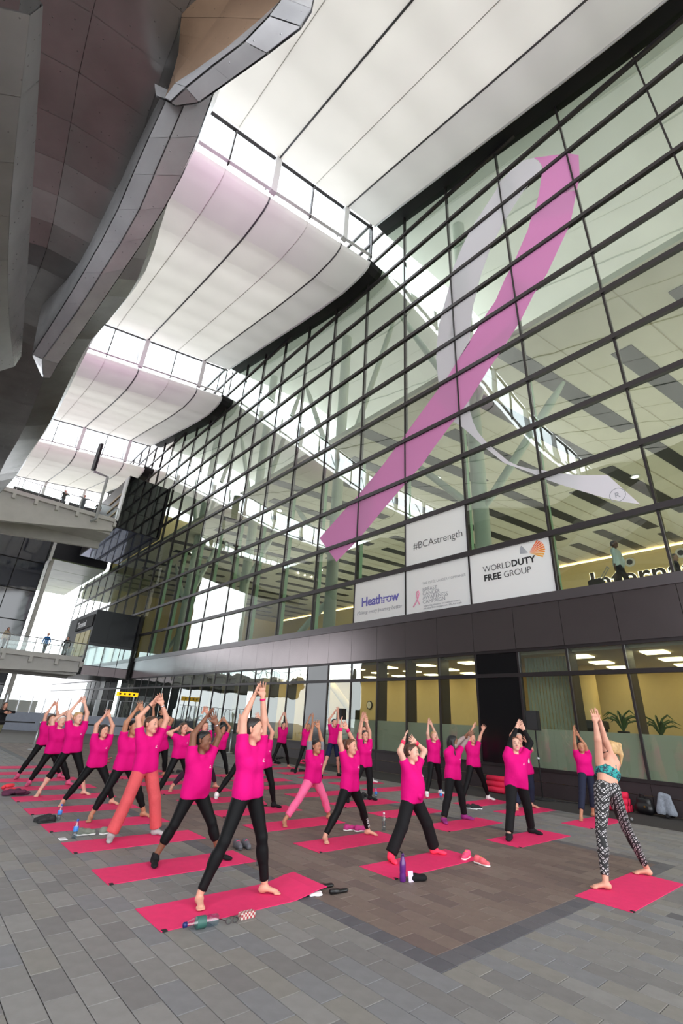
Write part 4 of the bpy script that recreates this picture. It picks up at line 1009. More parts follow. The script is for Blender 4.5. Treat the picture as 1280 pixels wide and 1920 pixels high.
        sp_.append(prim(at(.95), at(1.0, 0, .01), .068 * sc, .06 * sc, None, 1, .04, (N_ + T * .012, T)))
        for s in (-1, 1):
            e_ = S[s] + (E[s] - S[s]) * (.50 if not male else .55); d_ = unit(E[s] - S[s])
            sp_.append(prim(S[s] - d_ * .02, e_ + d_ * .05, .068 * sc * (.88 + .12 * w), .072 * sc * (.88 + .12 * w), None, 1, .05, (e_, d_)))
            sp_.append(prim(S[s], at(.72, s * .1), .06 * sc, .085 * sc, flat, 1.1, .06))
        v, q_ = sdf_mesh(sp_, hb, [(hem_pt, hem_n)]); so = mesh_obj('shirt', v, q_, shirt, th, True)
        if print_ and q < 2:
            b = MB(); base = at(.74, .075)
            for r_ in range(3):
                o_ = base + T * (-.012 * r_) + lat * (.012 * (r_ == 0))
                ts = np.linspace(.3, 0, 120); pts = o_ + f * ts[:, None]; dd = sdf_at(sp_, pts); hit = np.argmax(dd < .003)
                c_ = pts[hit]; wd = (.006, .011, .014)[r_]
                b.add([c_ - lat * wd - T * .0018 + f * .003, c_ + lat * wd - T * .0018 + f * .003, c_ + lat * wd + T * .0018 + f * .003, c_ - lat * wd + T * .0018 + f * .003], [(0, 1, 2, 3)])
            b.build('chest_print', M_white, so)
    if sleeve is not None:
        sl = []
        for s in (-1, 1): sl += [prim(S[s], E[s], .063 * sc, .051 * sc, None, 1, .03), prim(E[s], Wr_[s], .051 * sc, .036 * sc, None, 1, .02, (Wr_[s] - unit(Wr_[s] - E[s]) * .015, unit(Wr_[s] - E[s])))]
        v, q_ = sdf_mesh(sl, hb); mesh_obj('sleeves', v, q_, sleeve, th, True)
    lm = {'black': M_legging}.get(legs, legs)
    lp = [prim(P0 - lat * .075 * sc, P0 + lat * .075 * sc, .105 * sc * (.8 + .2 * w), None, flat, 1.12, .05)]
    for s, *_ in sides:
        fat = .9 + .1 * w + (.006 if male else 0)
        kn_r, an_r = (.062 + .022 * baggy) * sc * fat, (.046 + .038 * baggy) * sc
        if shorts:
            e_ = Kn[s] - (Kn[s] - Hp[s]) * .12; d_ = unit(Kn[s] - Hp[s])
            lp.append(prim(Hp[s], Kn[s], .092 * sc, .088 * sc, None, 1, .05, (e_, d_)))
        else:
            e_ = Kn[s] + (An[s] - Kn[s]) * legend; d_ = unit(An[s] - Kn[s])
            lp.append(prim(Hp[s], Kn[s], (.099 + .006 * baggy) * sc * fat, kn_r, None, 1, .04))
            lp.append(prim(Kn[s], An[s] + d_ * .02, kn_r, an_r, None, 1, .02, (e_, d_)))
            if baggy < .5: cf = Kn[s] + (An[s] - Kn[s]) * .3 - f * .014; lp.append(prim(cf, cf + (An[s] - Kn[s]) * .12, .059 * sc * fat, .054 * sc, None, 1, .04, (e_, d_)))
    v, q_ = sdf_mesh(lp, hb); lo_ = mesh_obj('shorts' if shorts else 'trousers' if baggy > .4 else 'leggings', v, q_, lm, th, True)
    if foot[0] != 'bare':
        for s, ft, *_ in sides:
            infl = .004 if foot[0] == 'sock' else .010
            ps = [(a_, b_, ra + infl, rb + infl, fl_, fk_, k_, c_) for a_, b_, ra, rb, fl_, fk_, k_, c_ in footp[s]]
            cz_ = ft[2] + (.115 if foot[0] == 'sock' else .085)
            ps.append(prim(An[s] + up * .06, ft + up * .05, .036 * sc + infl, .04 * sc + infl, None, 1, .03))
            v, q_ = sdf_mesh(ps, hd * 1.3, [((0, 0, cz_), (0, 0, 1)), ((0, 0, ft[2]), (0, 0, -1))]); mesh_obj('sock' if foot[0] == 'sock' else 'shoe', v, q_, foot[1], th, True)
    if bands:
        for s, c_, wd in bands:
            d_ = unit(Wr_[s] - E[s]); p_ = Wr_[s] - d_ * .03
            b = MB(); b.lathe([(.030 * sc, -wd / 2), (.034 * sc, -wd / 2), (.034 * sc, wd / 2), (.030 * sc, wd / 2)], p_, 14, axis=d_); b.build('wristband', c_, th, True)
    info = dict(th=th, HL=HL, Hc=Hc, hff=hff, hu=hu, hr=hr_, N=N_, at=at, f=f, lat=lat, T=T, S=S, E=E, W=Wr_, Kn=Kn, An=An, Hp=Hp, sc=sc, sp=sp_, hb=hb, P0=P0, lm=lo_)
    PEOPLE.append((label, round(sc, 2), round(float(hemP[2]), 2), round(float(Hc[2]), 2), round(tl, 2), [round(float(np.linalg.norm(w_ - S_)), 2) for w_, S_ in ((Wl, S[-1]), (Wr, S[1]))]))
    if extra: extra(info)
    return info
PEOPLE = []
BAND_PINK = cloth('hot pink band', (232, 30, 110)); BLACKBAND = mat('black watch strap', (18, 18, 20), .5); STEELBAND = mat('silver bracelet', (190, 190, 196), .25, .9)
BLACKSOCK = cloth('black sock', (24, 23, 25)); GREYSOCK = cloth('grey sock', (170, 168, 168)); WHITESOCK = cloth('white sock', (232, 230, 230)); PINKSOCK = cloth('dusty pink sock', (196, 84, 120)); CORALSOCK = cloth('neon coral knit', (255, 62, 96))
BLACKSHOE = cloth('black shoe', (30, 29, 32), .1); PURPLESHOE = cloth('purple shoe', (140, 46, 116))
CORAL = cloth('coral red cotton', (204, 84, 88), .6); PLUM = cloth('plum leggings', (58, 30, 50)); PINKJOG = cloth('rose jogging fabric', (238, 104, 150), .5); NAVYSHORT = cloth('navy shorts', (30, 36, 66)); NAVYTRS = cloth('navy trousers', (34, 38, 56)); BLACKTRS = cloth('black trousers', (20, 19, 21), .4)
GREYSLV = cloth('grey jersey', (150, 130, 128)); BLACKSLV = cloth('black jersey', (20, 18, 20)); DARKCOAT = cloth('dark coat', (30, 28, 32), .5); OLIVE = cloth('olive trousers', (120, 118, 92))
MARL = cloth('grey marl', (128, 126, 130), .5)
def band_mat(name, c1, c2, freq):
    m = bpy.data.materials.new(name); m.use_nodes = True; nt = m.node_tree; N = nt.nodes; L = nt.links; b = N['Principled BSDF']; b.inputs['Roughness'].default_value = .8
    tc = N.new('ShaderNodeTexCoord'); wv = N.new('ShaderNodeTexWave'); wv.bands_direction = 'Z'; wv.inputs['Scale'].default_value = freq; wv.inputs['Distortion'].default_value = .3
    rp = N.new('ShaderNodeValToRGB'); rp.color_ramp.interpolation = 'CONSTANT'; rp.color_ramp.elements[0].color = rgb(*c1); rp.color_ramp.elements[1].color = rgb(*c2); rp.color_ramp.elements[1].position = .5
    L.new(tc.outputs['Object'], wv.inputs['Vector']); L.new(wv.outputs['Color'], rp.inputs[0]); L.new(rp.outputs[0], b.inputs['Base Color'])
    return m
STRIPE = band_mat('teal and white striped jersey', (40, 110, 116), (226, 226, 224), 11.0)
def pattern_mat():
    m = bpy.data.materials.new('black and white geometric print'); m.use_nodes = True; nt = m.node_tree; N = nt.nodes; L = nt.links; b = N['Principled BSDF']; b.inputs['Roughness'].default_value = .7
    tc = N.new('ShaderNodeTexCoord'); mp = N.new('ShaderNodeMapping'); mp.inputs['Rotation'].default_value = (math.radians(45), 0, math.radians(45)); mp.inputs['Scale'].default_value = (30, 30, 30)
    L.new(tc.outputs['Object'], mp.inputs[0])
    vs = []
    for k, mode in enumerate(('CHEBYCHEV', 'MANHATTAN')):
        vo = N.new('ShaderNodeTexVoronoi'); vo.distance = mode; vo.inputs['Scale'].default_value = 1.0 + .0 * k; vo.inputs['Randomness'].default_value = 0
        L.new(mp.outputs[0], vo.inputs['Vector']); mu = N.new('ShaderNodeMath'); mu.operation = 'MULTIPLY'; mu.inputs[1].default_value = 3.2 + k
        fr_ = N.new('ShaderNodeMath'); fr_.operation = 'FRACT'; L.new(vo.outputs['Distance'], mu.inputs[0]); L.new(mu.outputs[0], fr_.inputs[0])
        gt = N.new('ShaderNodeMath'); gt.operation = 'GREATER_THAN'; gt.inputs[1].default_value = .62; L.new(fr_.outputs[0], gt.inputs[0]); vs.append(gt)
    mx = N.new('ShaderNodeMath'); mx.operation = 'MULTIPLY'; L.new(vs[0].outputs[0], mx.inputs[0]); L.new(vs[1].outputs[0], mx.inputs[1])
    mx2 = N.new('ShaderNodeMath'); mx2.operation = 'MAXIMUM'; mx2.inputs[1].default_value = 0; L.new(vs[0].outputs[0], mx2.inputs[0])
    rp = N.new('ShaderNodeMix'); rp.data_type = 'RGBA'; rp.inputs['A'].default_value = rgb(20, 19, 22); rp.inputs['B'].default_value = rgb(206, 202, 204)
    L.new(mx2.outputs[0], rp.inputs['Factor']); L.new(rp.outputs['Result'], b.inputs['Base Color'])
    return m
PATTERN = pattern_mat()
def teal_mat():
    m = mat('teal print', (24, 118, 122), .7); nt = m.node_tree; N = nt.nodes; L = nt.links; b = N['Principled BSDF']
    tc = N.new('ShaderNodeTexCoord'); n = N.new('ShaderNodeTexNoise'); n.inputs['Scale'].default_value = 38; rp = N.new('ShaderNodeValToRGB')
    rp.color_ramp.elements[0].position = .42; rp.color_ramp.elements[0].color = rgb(22, 38, 60); rp.color_ramp.elements[1].position = .56; rp.color_ramp.elements[1].color = rgb(30, 150, 146)
    L.new(tc.outputs['Object'], n.inputs['Vector']); L.new(n.outputs['Fac'], rp.inputs[0]); L.new(rp.outputs[0], b.inputs['Base Color'])
    return m
def upper_sleeves(I):
    sl = []
    for s in (-1, 1):
        d_ = unit(I['E'][s] - I['S'][s]); sl.append(prim(I['S'][s], I['E'][s] + d_ * .03, .06 * I['sc'], .056 * I['sc'], None, 1, .03, (I['E'][s] + d_ * .0, d_)))
    v, q_ = sdf_mesh(sl, I['hb']); mesh_obj('sleeves', v, q_, MARL, I['th'], True)
def ankle_letters(I):
    k, a = I['Kn'][1], I['An'][1]; d_ = unit(a - k); o_ = unit(-I['lat'] * .2 + I['f']); o_ = unit(o_ - d_ * (o_ @ d_)); r_ = np.cross(d_, o_)
    b = MB()
    for q in range(4):
        c_ = k + (a - k) * (.48 + .11 * q) + o_ * .052; w_ = .016
        for (u, v2, uu, vv) in ((-1, -1, 1, -.6), (-1, -1, -.6, 1), (-1, .6, 1, 1))[: 3 if q % 2 else 2]:
            b.add([c_ + d_ * (u * .016) + r_ * v2 * w_, c_ + d_ * (uu * .016) + r_ * v2 * w_, c_ + d_ * (uu * .016) + r_ * vv * w_, c_ + d_ * (u * .016) + r_ * vv * w_], [(0, 1, 2, 3)])
    b.build('ankle_print', M_white, I['lm'])
def shirt_knot(I):
    c_ = I['at'](.06, -.05, .155)
    v, q_ = sdf_mesh([prim(c_, c_ + I['lat'] * .03, .036), prim(c_, c_ - I['T'] * .06 + I['lat'] * .05, .022, .012), prim(c_, c_ + I['T'] * .12 - I['lat'] * .05, .025, .01), prim(c_, c_ + I['T'] * .12 + I['lat'] * .07, .02, .01)], .01)
    mesh_obj('shirt_knot', v, q_, M_shirt, I['th'], True)
def lanyard(I):
    b = MB(); c_ = I['at'](.55, .04, .17)
    b.tube([I['at'](.98, -.05, .02), I['at'](.8, -.01, .13), c_, I['at'](.8, .08, .13), I['at'](.98, .05, .02)], .006, 5); b.build('lanyard', BLACKBAND, I['th'])
    b = MB(); b.box(c_[0] - .03, c_[1] - .012, c_[2] - .1, c_[0] + .03, c_[1] - .004, c_[2]); b.build('badge', M_white, I['th'])
def sports_bra(I):
    at = I['at']; f = I['f']; sp = []
    lo_c, hi_c = (at(.42), -I['T']), (at(.72), I['T'])
    for fr_, la, r_ in ((.5, .06, .104), (.62, .068, .103), (.7, .075, .098)): sp.append(prim(at(fr_, -la), at(fr_, la), r_ * I['sc'], None, f, 1.17, .05, [lo_c, hi_c]))
    for s in (-1, 1):
        sp.append(prim(at(.60, s * .06, .06), at(.58, s * .06, .064), .06, None, None, 1, .05))
        sp += [prim(at(.66, s * .05, -.085), at(.9, s * .055, -.06), .016, .014, None, 1, .015), prim(at(.9, s * .055, -.06), at(.97, s * .065, .0), .014, None, None, 1, .015), prim(at(.97, s * .065, .0), at(.68, s * .06, .1), .014, None, None, 1, .015)]
    v, q_ = sdf_mesh(sp, .009); mesh_obj('sports_bra', v, q_, teal_mat(), I['th'], True)
    H = I['HL']; b = MB(); b.tube([H(-.075, -.01, .01), H(-.08, .04, -.035), H(-.05, .1, -.06)], .004, 6); b.lathe([(.004, 0), (.011, .006), (.011, .016), (.004, .022)], H(-.05, .1, -.06), 8, axis=I['hff']); b.build('headset', M_blackmatt, I['th'])
person('person in front in black leggings with palms pressed high overhead', None, None, None, None, None, None, frame3=((2.685, 4.845, 0.008), (3.368, 4.791, 0.008), (3.064, 4.818, 0.843), (3.032, 4.818, 1.493), (3.032, 4.818, 1.934), (3.088, 4.818, 1.917), (2.888, 4.818, 1.628), (3.165, 4.818, 1.634)), skin='fair', hair='dark', style='bun', bands=[(1, BAND_PINK, .02)])
person('person in cropped leggings and black socks, wrists crossed overhead', None, None, None, None, None, None, frame3=((2.820, 6.250, 0.008), (3.553, 6.095, 0.008), (3.150, 6.172, 0.661), (3.154, 6.172, 1.302), (3.170, 6.172, 1.621), (3.256, 6.172, 1.576), (3.001, 6.172, 1.369), (3.373, 6.172, 1.370)), skin='brown', hair='black', style='bun', legend=.6, w=1.12, foot=('sock', BLACKSOCK), bands=[(1, STEELBAND, .015)])
person('person in coral trousers and grey socks with arms raised overhead', None, None, None, None, None, None, frame3=((2.738, 7.567, 0.008), (3.370, 7.622, 0.008), (3.035, 7.594, 0.796), (2.984, 7.594, 1.430), (2.974, 7.594, 1.774), (3.057, 7.595, 1.779), (2.770, 7.594, 1.512), (3.220, 7.594, 1.551)), skin='fair', hair='brown', style='short', legs=CORAL, baggy=1.15, male=True, legend=.97, foot=('sock', GREYSOCK), w=1.08, bands=[(-1, BLACKBAND, .02), (1, STEELBAND, .018)])
person('barefoot person half hidden behind the coral trousers, arms up', None, None, None, None, None, None, frame3=((2.856, 8.935, 0.008), (3.676, 8.918, 0.008), (3.211, 8.926, 0.692), (3.211, 8.926, 1.344), (3.208, 8.926, 1.652), (3.258, 8.926, 1.687), None, None), skin='tan', hair='dark', style='pony', legend=.8)
person('fourth person from the left, barefoot with palms together overhead', None, None, None, None, None, None, frame3=((2.798, 10.410, 0.008), (3.584, 10.248, 0.008), (3.189, 10.329, 0.606), (3.164, 10.329, 1.220), (3.145, 10.329, 1.517), (3.177, 10.329, 1.531), (3.016, 10.329, 1.324), (3.314, 10.329, 1.311)), skin='fair', hair='dark', style='bob')
person('third person from the left, in knee-length leggings, wrists crossed high', None, None, None, None, None, None, frame3=((2.647, 11.612, 0.008), (3.428, 11.518, 0.008), (3.024, 11.565, 0.755), (2.977, 11.565, 1.402), (2.924, 11.565, 1.749), (2.996, 11.565, 1.753), (2.777, 11.565, 1.482), (3.132, 11.565, 1.512)), skin='pale', hair='blonde', style='bun', legend=.35, w=1.1)
person('second person from the left, arms bent, in pink socks', None, None, None, None, None, None, frame3=((2.734, 13.060, 0.008), (3.481, 12.952, 0.008), (3.036, 13.006, 0.620), (3.015, 13.006, 1.290), (3.049, 13.006, 1.475), (3.122, 13.006, 1.464), (2.830, 13.006, 1.310), None), skin='pale', hair='white', style='short', foot=('sock', PINKSOCK))
person('leftmost pink-shirted person, hands crossed overhead, in pink socks', None, None, None, None, None, None, frame3=((2.710, 14.296, 0.008), (3.594, 14.264, 0.008), (3.073, 14.280, 0.716), (3.073, 14.280, 1.294), (3.025, 14.280, 1.646), (3.090, 14.280, 1.666), (2.921, 14.280, 1.409), (3.187, 14.280, 1.484)), skin='fair', hair='brown', style='long', foot=('sock', PINKSOCK))
person('person partly hidden just behind the front one, a white sock showing', None, None, None, None, None, None, frame3=((5.712, 10.198, 0.008), (6.569, 10.198, 0.008), (6.310, 10.198, 0.747), (6.350, 10.198, 1.392), (6.018, 10.198, 1.576), (6.513, 10.198, 1.641), None, None), skin='fair', hair='brown', style='pony', foot=('sock', WHITESOCK))
person('person in black socks behind the right arm of the front one', None, None, None, None, None, None, frame3=((5.387, 8.838, 0.008), (6.242, 8.838, 0.008), (5.928, 8.838, 0.696), (5.812, 8.838, 1.272), (5.767, 8.838, 1.581), (5.850, 8.838, 1.572), None, None), skin='fair', hair='black', style='long', foot=('sock', BLACKSOCK))
person('person in striped sleeves behind the one with crossed wrists', None, None, None, None, None, None, frame3=((5.244, 11.437, 0.008), (6.408, 11.576, 0.008), (5.901, 11.506, 0.640), (5.846, 11.506, 1.329), (5.749, 11.506, 1.706), (5.830, 11.506, 1.710), None, None), skin='fair', hair='auburn', style='pony', sleeve=STRIPE, legs=PLUM, legend=.85)
person('person touching both ears with bent arms', None, None, None, None, None, None, frame3=((4.564, 10.600, 0.008), (5.284, 10.600, 0.008), (4.924, 10.600, 0.724), (4.894, 10.600, 1.309), (4.787, 10.600, 1.306), (5.004, 10.600, 1.304), (4.731, 10.600, 1.140), (5.102, 10.600, 1.161)), skin='fair', hair='brown', style='long', foot=('sock', BLACKSOCK))
person('person behind the coral trousers with one arm raised higher', None, None, None, None, None, None, frame3=((5.774, 13.959, 0.008), (6.115, 13.959, 0.008), (5.913, 13.959, 0.632), (5.717, 13.959, 1.347), (5.441, 13.959, 1.762), (5.748, 13.959, 1.589), None, None), skin='tan', hair='dark', style='long')
person('far person in the middle with hands crossed, near the barrier post', None, None, None, None, None, None, frame3=((6.919, 13.200, 0.008), (7.639, 13.200, 0.008), (7.279, 13.200, 0.721), (7.292, 13.200, 1.242), (7.197, 13.200, 1.484), (7.297, 13.200, 1.506), None, None), skin='tan', hair='black', style='bob')
person('far person before the black glass panel, hands crossed overhead', None, None, None, None, None, None, frame3=((10.459, 15.277, 0.008), (11.393, 15.440, 0.008), (10.937, 15.358, 0.793), (10.961, 15.358, 1.389), (10.870, 15.359, 1.768), (10.979, 15.358, 1.774), (10.729, 15.358, 1.559), (11.065, 15.358, 1.573)), skin='fair', hair='black', style='pony')
person('far person in black socks, hands high, left of the navy shorts', None, None, None, None, None, None, frame3=((10.527, 13.858, 0.008), (11.247, 13.858, 0.008), (10.875, 13.858, 0.794), (10.927, 13.858, 1.397), (10.978, 13.858, 1.768), (11.095, 13.858, 1.795), None, None), skin='tan', hair='dark', style='short', foot=('sock', BLACKSOCK))
person('person in navy shorts and black shoes with arms raised', None, None, None, None, None, None, frame3=((10.589, 12.596, 0.008), (11.507, 12.807, 0.008), (11.106, 12.702, 0.939), (11.103, 12.702, 1.578), (11.159, 12.702, 1.980), (11.232, 12.702, 1.984), (10.859, 12.702, 1.700), (11.293, 12.702, 1.819)), skin='fair', hair='dark', style='short', legs=NAVYSHORT, shorts=True, male=True, foot=('shoe', BLACKSHOE))
person('person in pink joggers with grey sleeves to the elbows', None, None, None, None, None, None, frame3=((5.438, 7.338, 0.008), (6.497, 7.444, 0.008), (6.018, 7.391, 0.598), (6.049, 7.391, 1.179), (5.938, 7.391, 1.521), (6.052, 7.391, 1.552), (5.879, 7.391, 1.338), (6.172, 7.391, 1.344)), skin='tan', hair='dark', style='bun', legs=PINKJOG, baggy=.35, legend=.8, sleeve=None, extra=upper_sleeves)
person('person with pink wristbands and white lettering on one ankle', None, None, None, None, None, None, frame3=((5.333, 6.167, 0.008), (6.256, 6.206, 0.008), (5.811, 6.187, 0.629), (5.796, 6.187, 1.258), (5.556, 6.187, 1.605), (5.621, 6.187, 1.608), (5.533, 6.187, 1.365), (5.824, 6.187, 1.419)), skin='fair', hair='auburn', style='highpony', bands=[(-1, BAND_PINK, .05), (1, BAND_PINK, .05)], extra=ankle_letters)
person('person in black trousers and socks, arms straight up, behind the wristbands', None, None, None, None, None, None, frame3=((8.203, 8.802, 0.008), (8.916, 8.802, 0.008), (8.727, 8.802, 0.681), (8.691, 8.802, 1.343), (8.608, 8.802, 1.698), (8.730, 8.802, 1.703), None, None), skin='fair', hair='black', style='sidebraid', foot=('sock', BLACKSOCK), legs=BLACKTRS, baggy=.45)
person('person mostly hidden, only arms and a white sock clear', None, None, None, None, None, None, frame3=((10.788, 11.300, 0.008), (11.508, 11.300, 0.008), (11.148, 11.300, 0.641), (11.089, 11.300, 1.415), (11.022, 11.300, 1.843), (11.141, 11.300, 1.848), None, None), skin='fair', hair='brown', style='pony', foot=('sock', WHITESOCK))
person('person with knotted shirt, flared black trousers and coral socks', None, None, None, None, None, None, frame3=((5.435, 4.956, 0.008), (6.281, 4.916, 0.008), (5.839, 4.936, 0.641), (5.844, 4.936, 1.267), (5.701, 4.936, 1.479), (5.813, 4.936, 1.466), (5.589, 4.936, 1.281), (6.140, 4.936, 1.292)), skin='pale', hair='brown', style='bun', legs=BLACKTRS, baggy=1.1, legend=.97, w=1.28, foot=('sock', CORALSOCK), bands=[(-1, CORALSOCK, .05), (1, CORALSOCK, .05)], extra=shirt_knot)
person('person in white socks before the frosted office glass, hands together', None, None, None, None, None, None, frame3=((10.833, 8.656, 0.008), (11.583, 8.802, 0.008), (11.240, 8.729, 0.741), (11.272, 8.729, 1.397), (11.054, 8.729, 1.753), (11.120, 8.729, 1.755), None, None), skin='pale', hair='blonde', style='pony', foot=('sock', WHITESOCK), body_face=(-.25, -1), sc=.97)
person('person in grey sleeves reaching both arms forward, purple shoes', None, None, None, None, None, None, frame3=((8.349, 6.284, 0.008), (9.057, 6.322, 0.008), (8.710, 6.303, 0.695), (8.756, 6.303, 1.365), (9.173, 6.303, 1.538), (9.288, 6.303, 1.541), (8.835, 6.303, 1.356), (9.134, 6.303, 1.393)), skin='brown', hair='black', style='longcurly', legs=BLACKTRS, baggy=.4, legend=.97, sleeve=GREYSLV, foot=('shoe', PURPLESHOE), body_face=(-.1, -1), arm_fwd=(.12, .1), face=(.75, -.7))
person('person in white socks with arms spread in a V', None, None, None, None, None, None, frame3=((11.060, 7.729, 0.008), (12.084, 7.679, 0.008), (11.555, 7.704, 0.740), (11.551, 7.704, 1.404), (11.696, 7.704, 1.728), (12.200, 7.704, 1.746), (11.455, 7.704, 1.498), (11.974, 7.704, 1.525)), skin='fair', hair='dark', style='pony', foot=('sock', WHITESOCK), body_face=(-.35, -1), sc=.98)
person('person in long black sleeves and black shoes, hands overhead', None, None, None, None, None, None, frame3=((8.234, 4.885, 0.008), (9.113, 4.962, 0.008), (8.663, 4.924, 0.717), (8.771, 4.924, 1.421), (8.942, 4.924, 1.755), (9.067, 4.924, 1.732), None, None), skin='pale', hair='auburn', style='short', legs=BLACKTRS, baggy=.5, legend=.97, sleeve=BLACKSLV, foot=('shoe', BLACKSHOE), body_face=(-.55, -.85), face=(-.7, -.7), w=1.12)
person('person wearing a lanyard, elbow bent, behind the long black sleeves', None, None, None, None, None, None, frame3=((11.310, 6.462, 0.008), (12.063, 6.503, 0.008), (11.882, 6.482, 0.698), (11.730, 6.482, 1.476), (11.731, 6.482, 1.778), (12.188, 6.482, 1.367), None, (12.422, 6.482, 1.237)), skin='fair', hair='grey', style='short', legs=NAVYTRS, baggy=.5, body_face=(-.5, -.85), extra=lanyard)
person('person in navy cropped trousers near the office window', None, None, None, None, None, None, frame3=((11.471, 5.098, 0.008), (12.255, 5.174, 0.008), (12.097, 5.136, 0.813), (12.052, 5.136, 1.396), (11.817, 5.136, 1.801), (11.920, 5.136, 1.672), None, None), skin='tan', hair='black', style='bun', legs=NAVYTRS, baggy=.55, legend=.72, body_face=(-.65, -.8), face=(-.9, -.5), group='people in pink shirts holding a yoga pose')
person('person in teal sports top and patterned leggings wearing a headset', None, None, None, None, None, None, frame3=((6.840, 2.857, 0.008), (8.013, 2.795, 0.008), (7.196, 2.826, 0.946), (7.502, 2.826, 1.466), (7.201, 2.826, 1.871), (7.329, 2.826, 1.887), (7.185, 2.826, 1.588), (7.413, 2.826, 1.592)), skin='fair', hair='blonde', style='highpony', legs=PATTERN, legend=.9, shirt=None, body_face=(.35, 1), face=(-.55, .9), feet3=((-.55, .6), (-.5, .7)), print_=False, extra=sports_bra, group=None, sc=.98)
# people seen far off: on the bridges and behind the glass
def walker(label, base, h, f2, shirt, legs, hair='dark', style='short', skin='fair', arms='down', male=True, group=None, stride=.12):
    b = np.array(base, float); f = unit(np.append(f2, 0)); lat = np.array([-f[1], f[0], 0]); lat = lat if lat[0] > 0 else -lat; k = h / 1.7
    up = np.array([0, 0, 1.])
    A = b - lat * .09 * k + f * stride; B = b + lat * .09 * k - f * stride
    hem = b + up * .82 * k; head = b + up * 1.58 * k
    if arms == 'down': hl, hr = b - lat * .27 * k + up * .78 * k, b + lat * .27 * k + up * .78 * k
    elif arms == 'phone': hl, hr = b - lat * .06 * k + up * 1.3 * k + f * .3, b + lat * .06 * k + up * 1.3 * k + f * .3
    else: hl, hr = b - lat * .55 * k + up * 1.35 * k, b + lat * .55 * k + up * 1.35 * k
    return person(label, None, None, None, None, None, None, frame3=(A, B, hem, head, hl, hr, None, None), skin=skin, hair=hair, style=style, legs=legs, shirt=shirt, sleeve=shirt, foot=('shoe', BLACKSHOE), baggy=.6, legend=.97, male=male, print_=False, face=f2, body_face=f2, group=group, lod=2, sc=k, feet3=(f2, f2))
BLUE = cloth('bright blue shirt', (40, 120, 200)); SHIRTW = cloth('pale blue-white shirt', (232, 236, 236)); GREYJ = cloth('grey jacket', (92, 96, 104)); TAN = cloth('beige top', (190, 172, 150))
walker('bystander in dark coat at the far left edge by the barrier', (3.42, 24.3, .008), 1.62, (.5, -1), DARKCOAT, OLIVE, 'brown', 'long', 'fair', arms='phone', male=False)
wm = walker('person in pale shirt walking with a suitcase behind the glass', (15.75, 4.72, 5.69), 1.75, (-.1, -1), SHIRTW, BLACKTRS, 'black', 'short', 'brown', stride=.28)
walker('person in bright blue on the lower footbridge', (7.75, 45.2, 5.31), 1.7, (.3, -1), BLUE, GREYJ, 'grey', 'short', male=True)
walker('person in beige at the left end of the lower footbridge', (4.9, 45.0, 5.31), 1.7, (.6, -1), TAN, BLACKTRS, 'brown', 'long', male=False)
walker('person in dark jacket near the lower box doors on the footbridge', (9.3, 45.4, 5.31), 1.65, (-.3, -1), DARKCOAT, BLACKTRS, 'dark', 'bob', male=False)
walker('standing person holding up a camera on the upper footbridge', (7.2, 44.9, 17.76), 1.7, (0, -1), GREYJ, GREYJ, 'dark', 'short', arms='wide')
walker('person leaning on the rail of the upper footbridge, left of the photographer', (5.6, 44.9, 17.76), 1.55, (.4, -1), DARKCOAT, GREYJ, 'dark', 'short', arms='phone')
walker('small dark figure near the black box on the upper footbridge', (8.55, 45.0, 17.76), 1.45, (-.3, -1), DARKCOAT, BLACKTRS, 'dark', 'short')
walker('seated person in black behind the sill near the lettering', (15.9, 3.25, 5.15), 1.55, (.2, -1), BLACKSLV, BLACKTRS, 'brown', 'short', skin='tan')
sc_ = thing('suitcase', (15.8, 5.45, 5.69), 'black wheeled suitcase pulled by the walking person', 'suitcase')
b = MB(); b.bevbox(15.65, 5.25, 5.75, 15.95, 5.7, 6.28, .05); b.build('case', M_blackmatt, sc_)
b = MB(); b.tube([(15.72, 5.32, 6.25), (15.72, 5.05, 6.62)], .012, 6); b.tube([(15.88, 5.32, 6.25), (15.88, 5.05, 6.62)], .012, 6); b.tube([(15.70, 5.05, 6.62), (15.90, 5.05, 6.62)], .016, 6); b.build('handle', M_steel, sc_)
for x in (15.7, 15.9): b = MB(); b.lathe([(.035, -.015), (.035, .015)], (x, 5.6, 5.725), 10, axis=(1, 0, 0)); b.build('wheel', M_blackmatt, sc_)
# ================================================================ MATS AND SMALL THINGS
M_mat = mat('pink foam mat', (224, 48, 104), .7, spec=.3, var=.06, vscale=10, bump=.12, bscale=160)
M_mat2 = mat('rolled pink foam mat', (206, 30, 66), .7, spec=.3, var=.06, bump=.1, bscale=160)
def yoga_mat(x0, y0, label, l=1.75, wd=.58, curl=0.0, rz_=0.0):
    n = 14; xs = np.linspace(0, l, n); rows = []; th_ = .006
    zt = [curl * max(0, (u - (l - .42)) / .42) ** 1.3 * (1 if u < l - .08 else .75) for u in xs]
    ca, sa = math.cos(rz_), math.sin(rz_)
    R2 = lambda u, v, z: (x0 + u * ca - v * sa, y0 + u * sa + v * ca, z)
    t = thing('yoga_mat', (x0 + l / 2, y0 + wd / 2, 0), label, 'yoga mat', 'pink yoga mats laid out in rows')
    b = MB(); b.loft([[R2(u, 0, z + .0005), R2(u, wd, z + .0005), R2(u, wd, z + th_), R2(u, 0, z + th_)] for u, z in zip(xs, zt)]); b.build('foam', M_mat, t)
    b = MB(); b.box(x0 + .01 if rz_ == 0 else x0 + .02, y0 - .012, .001, x0 + .05, y0 + .03, .009)
    b.build('corner_tab', M_blackmatt, t)
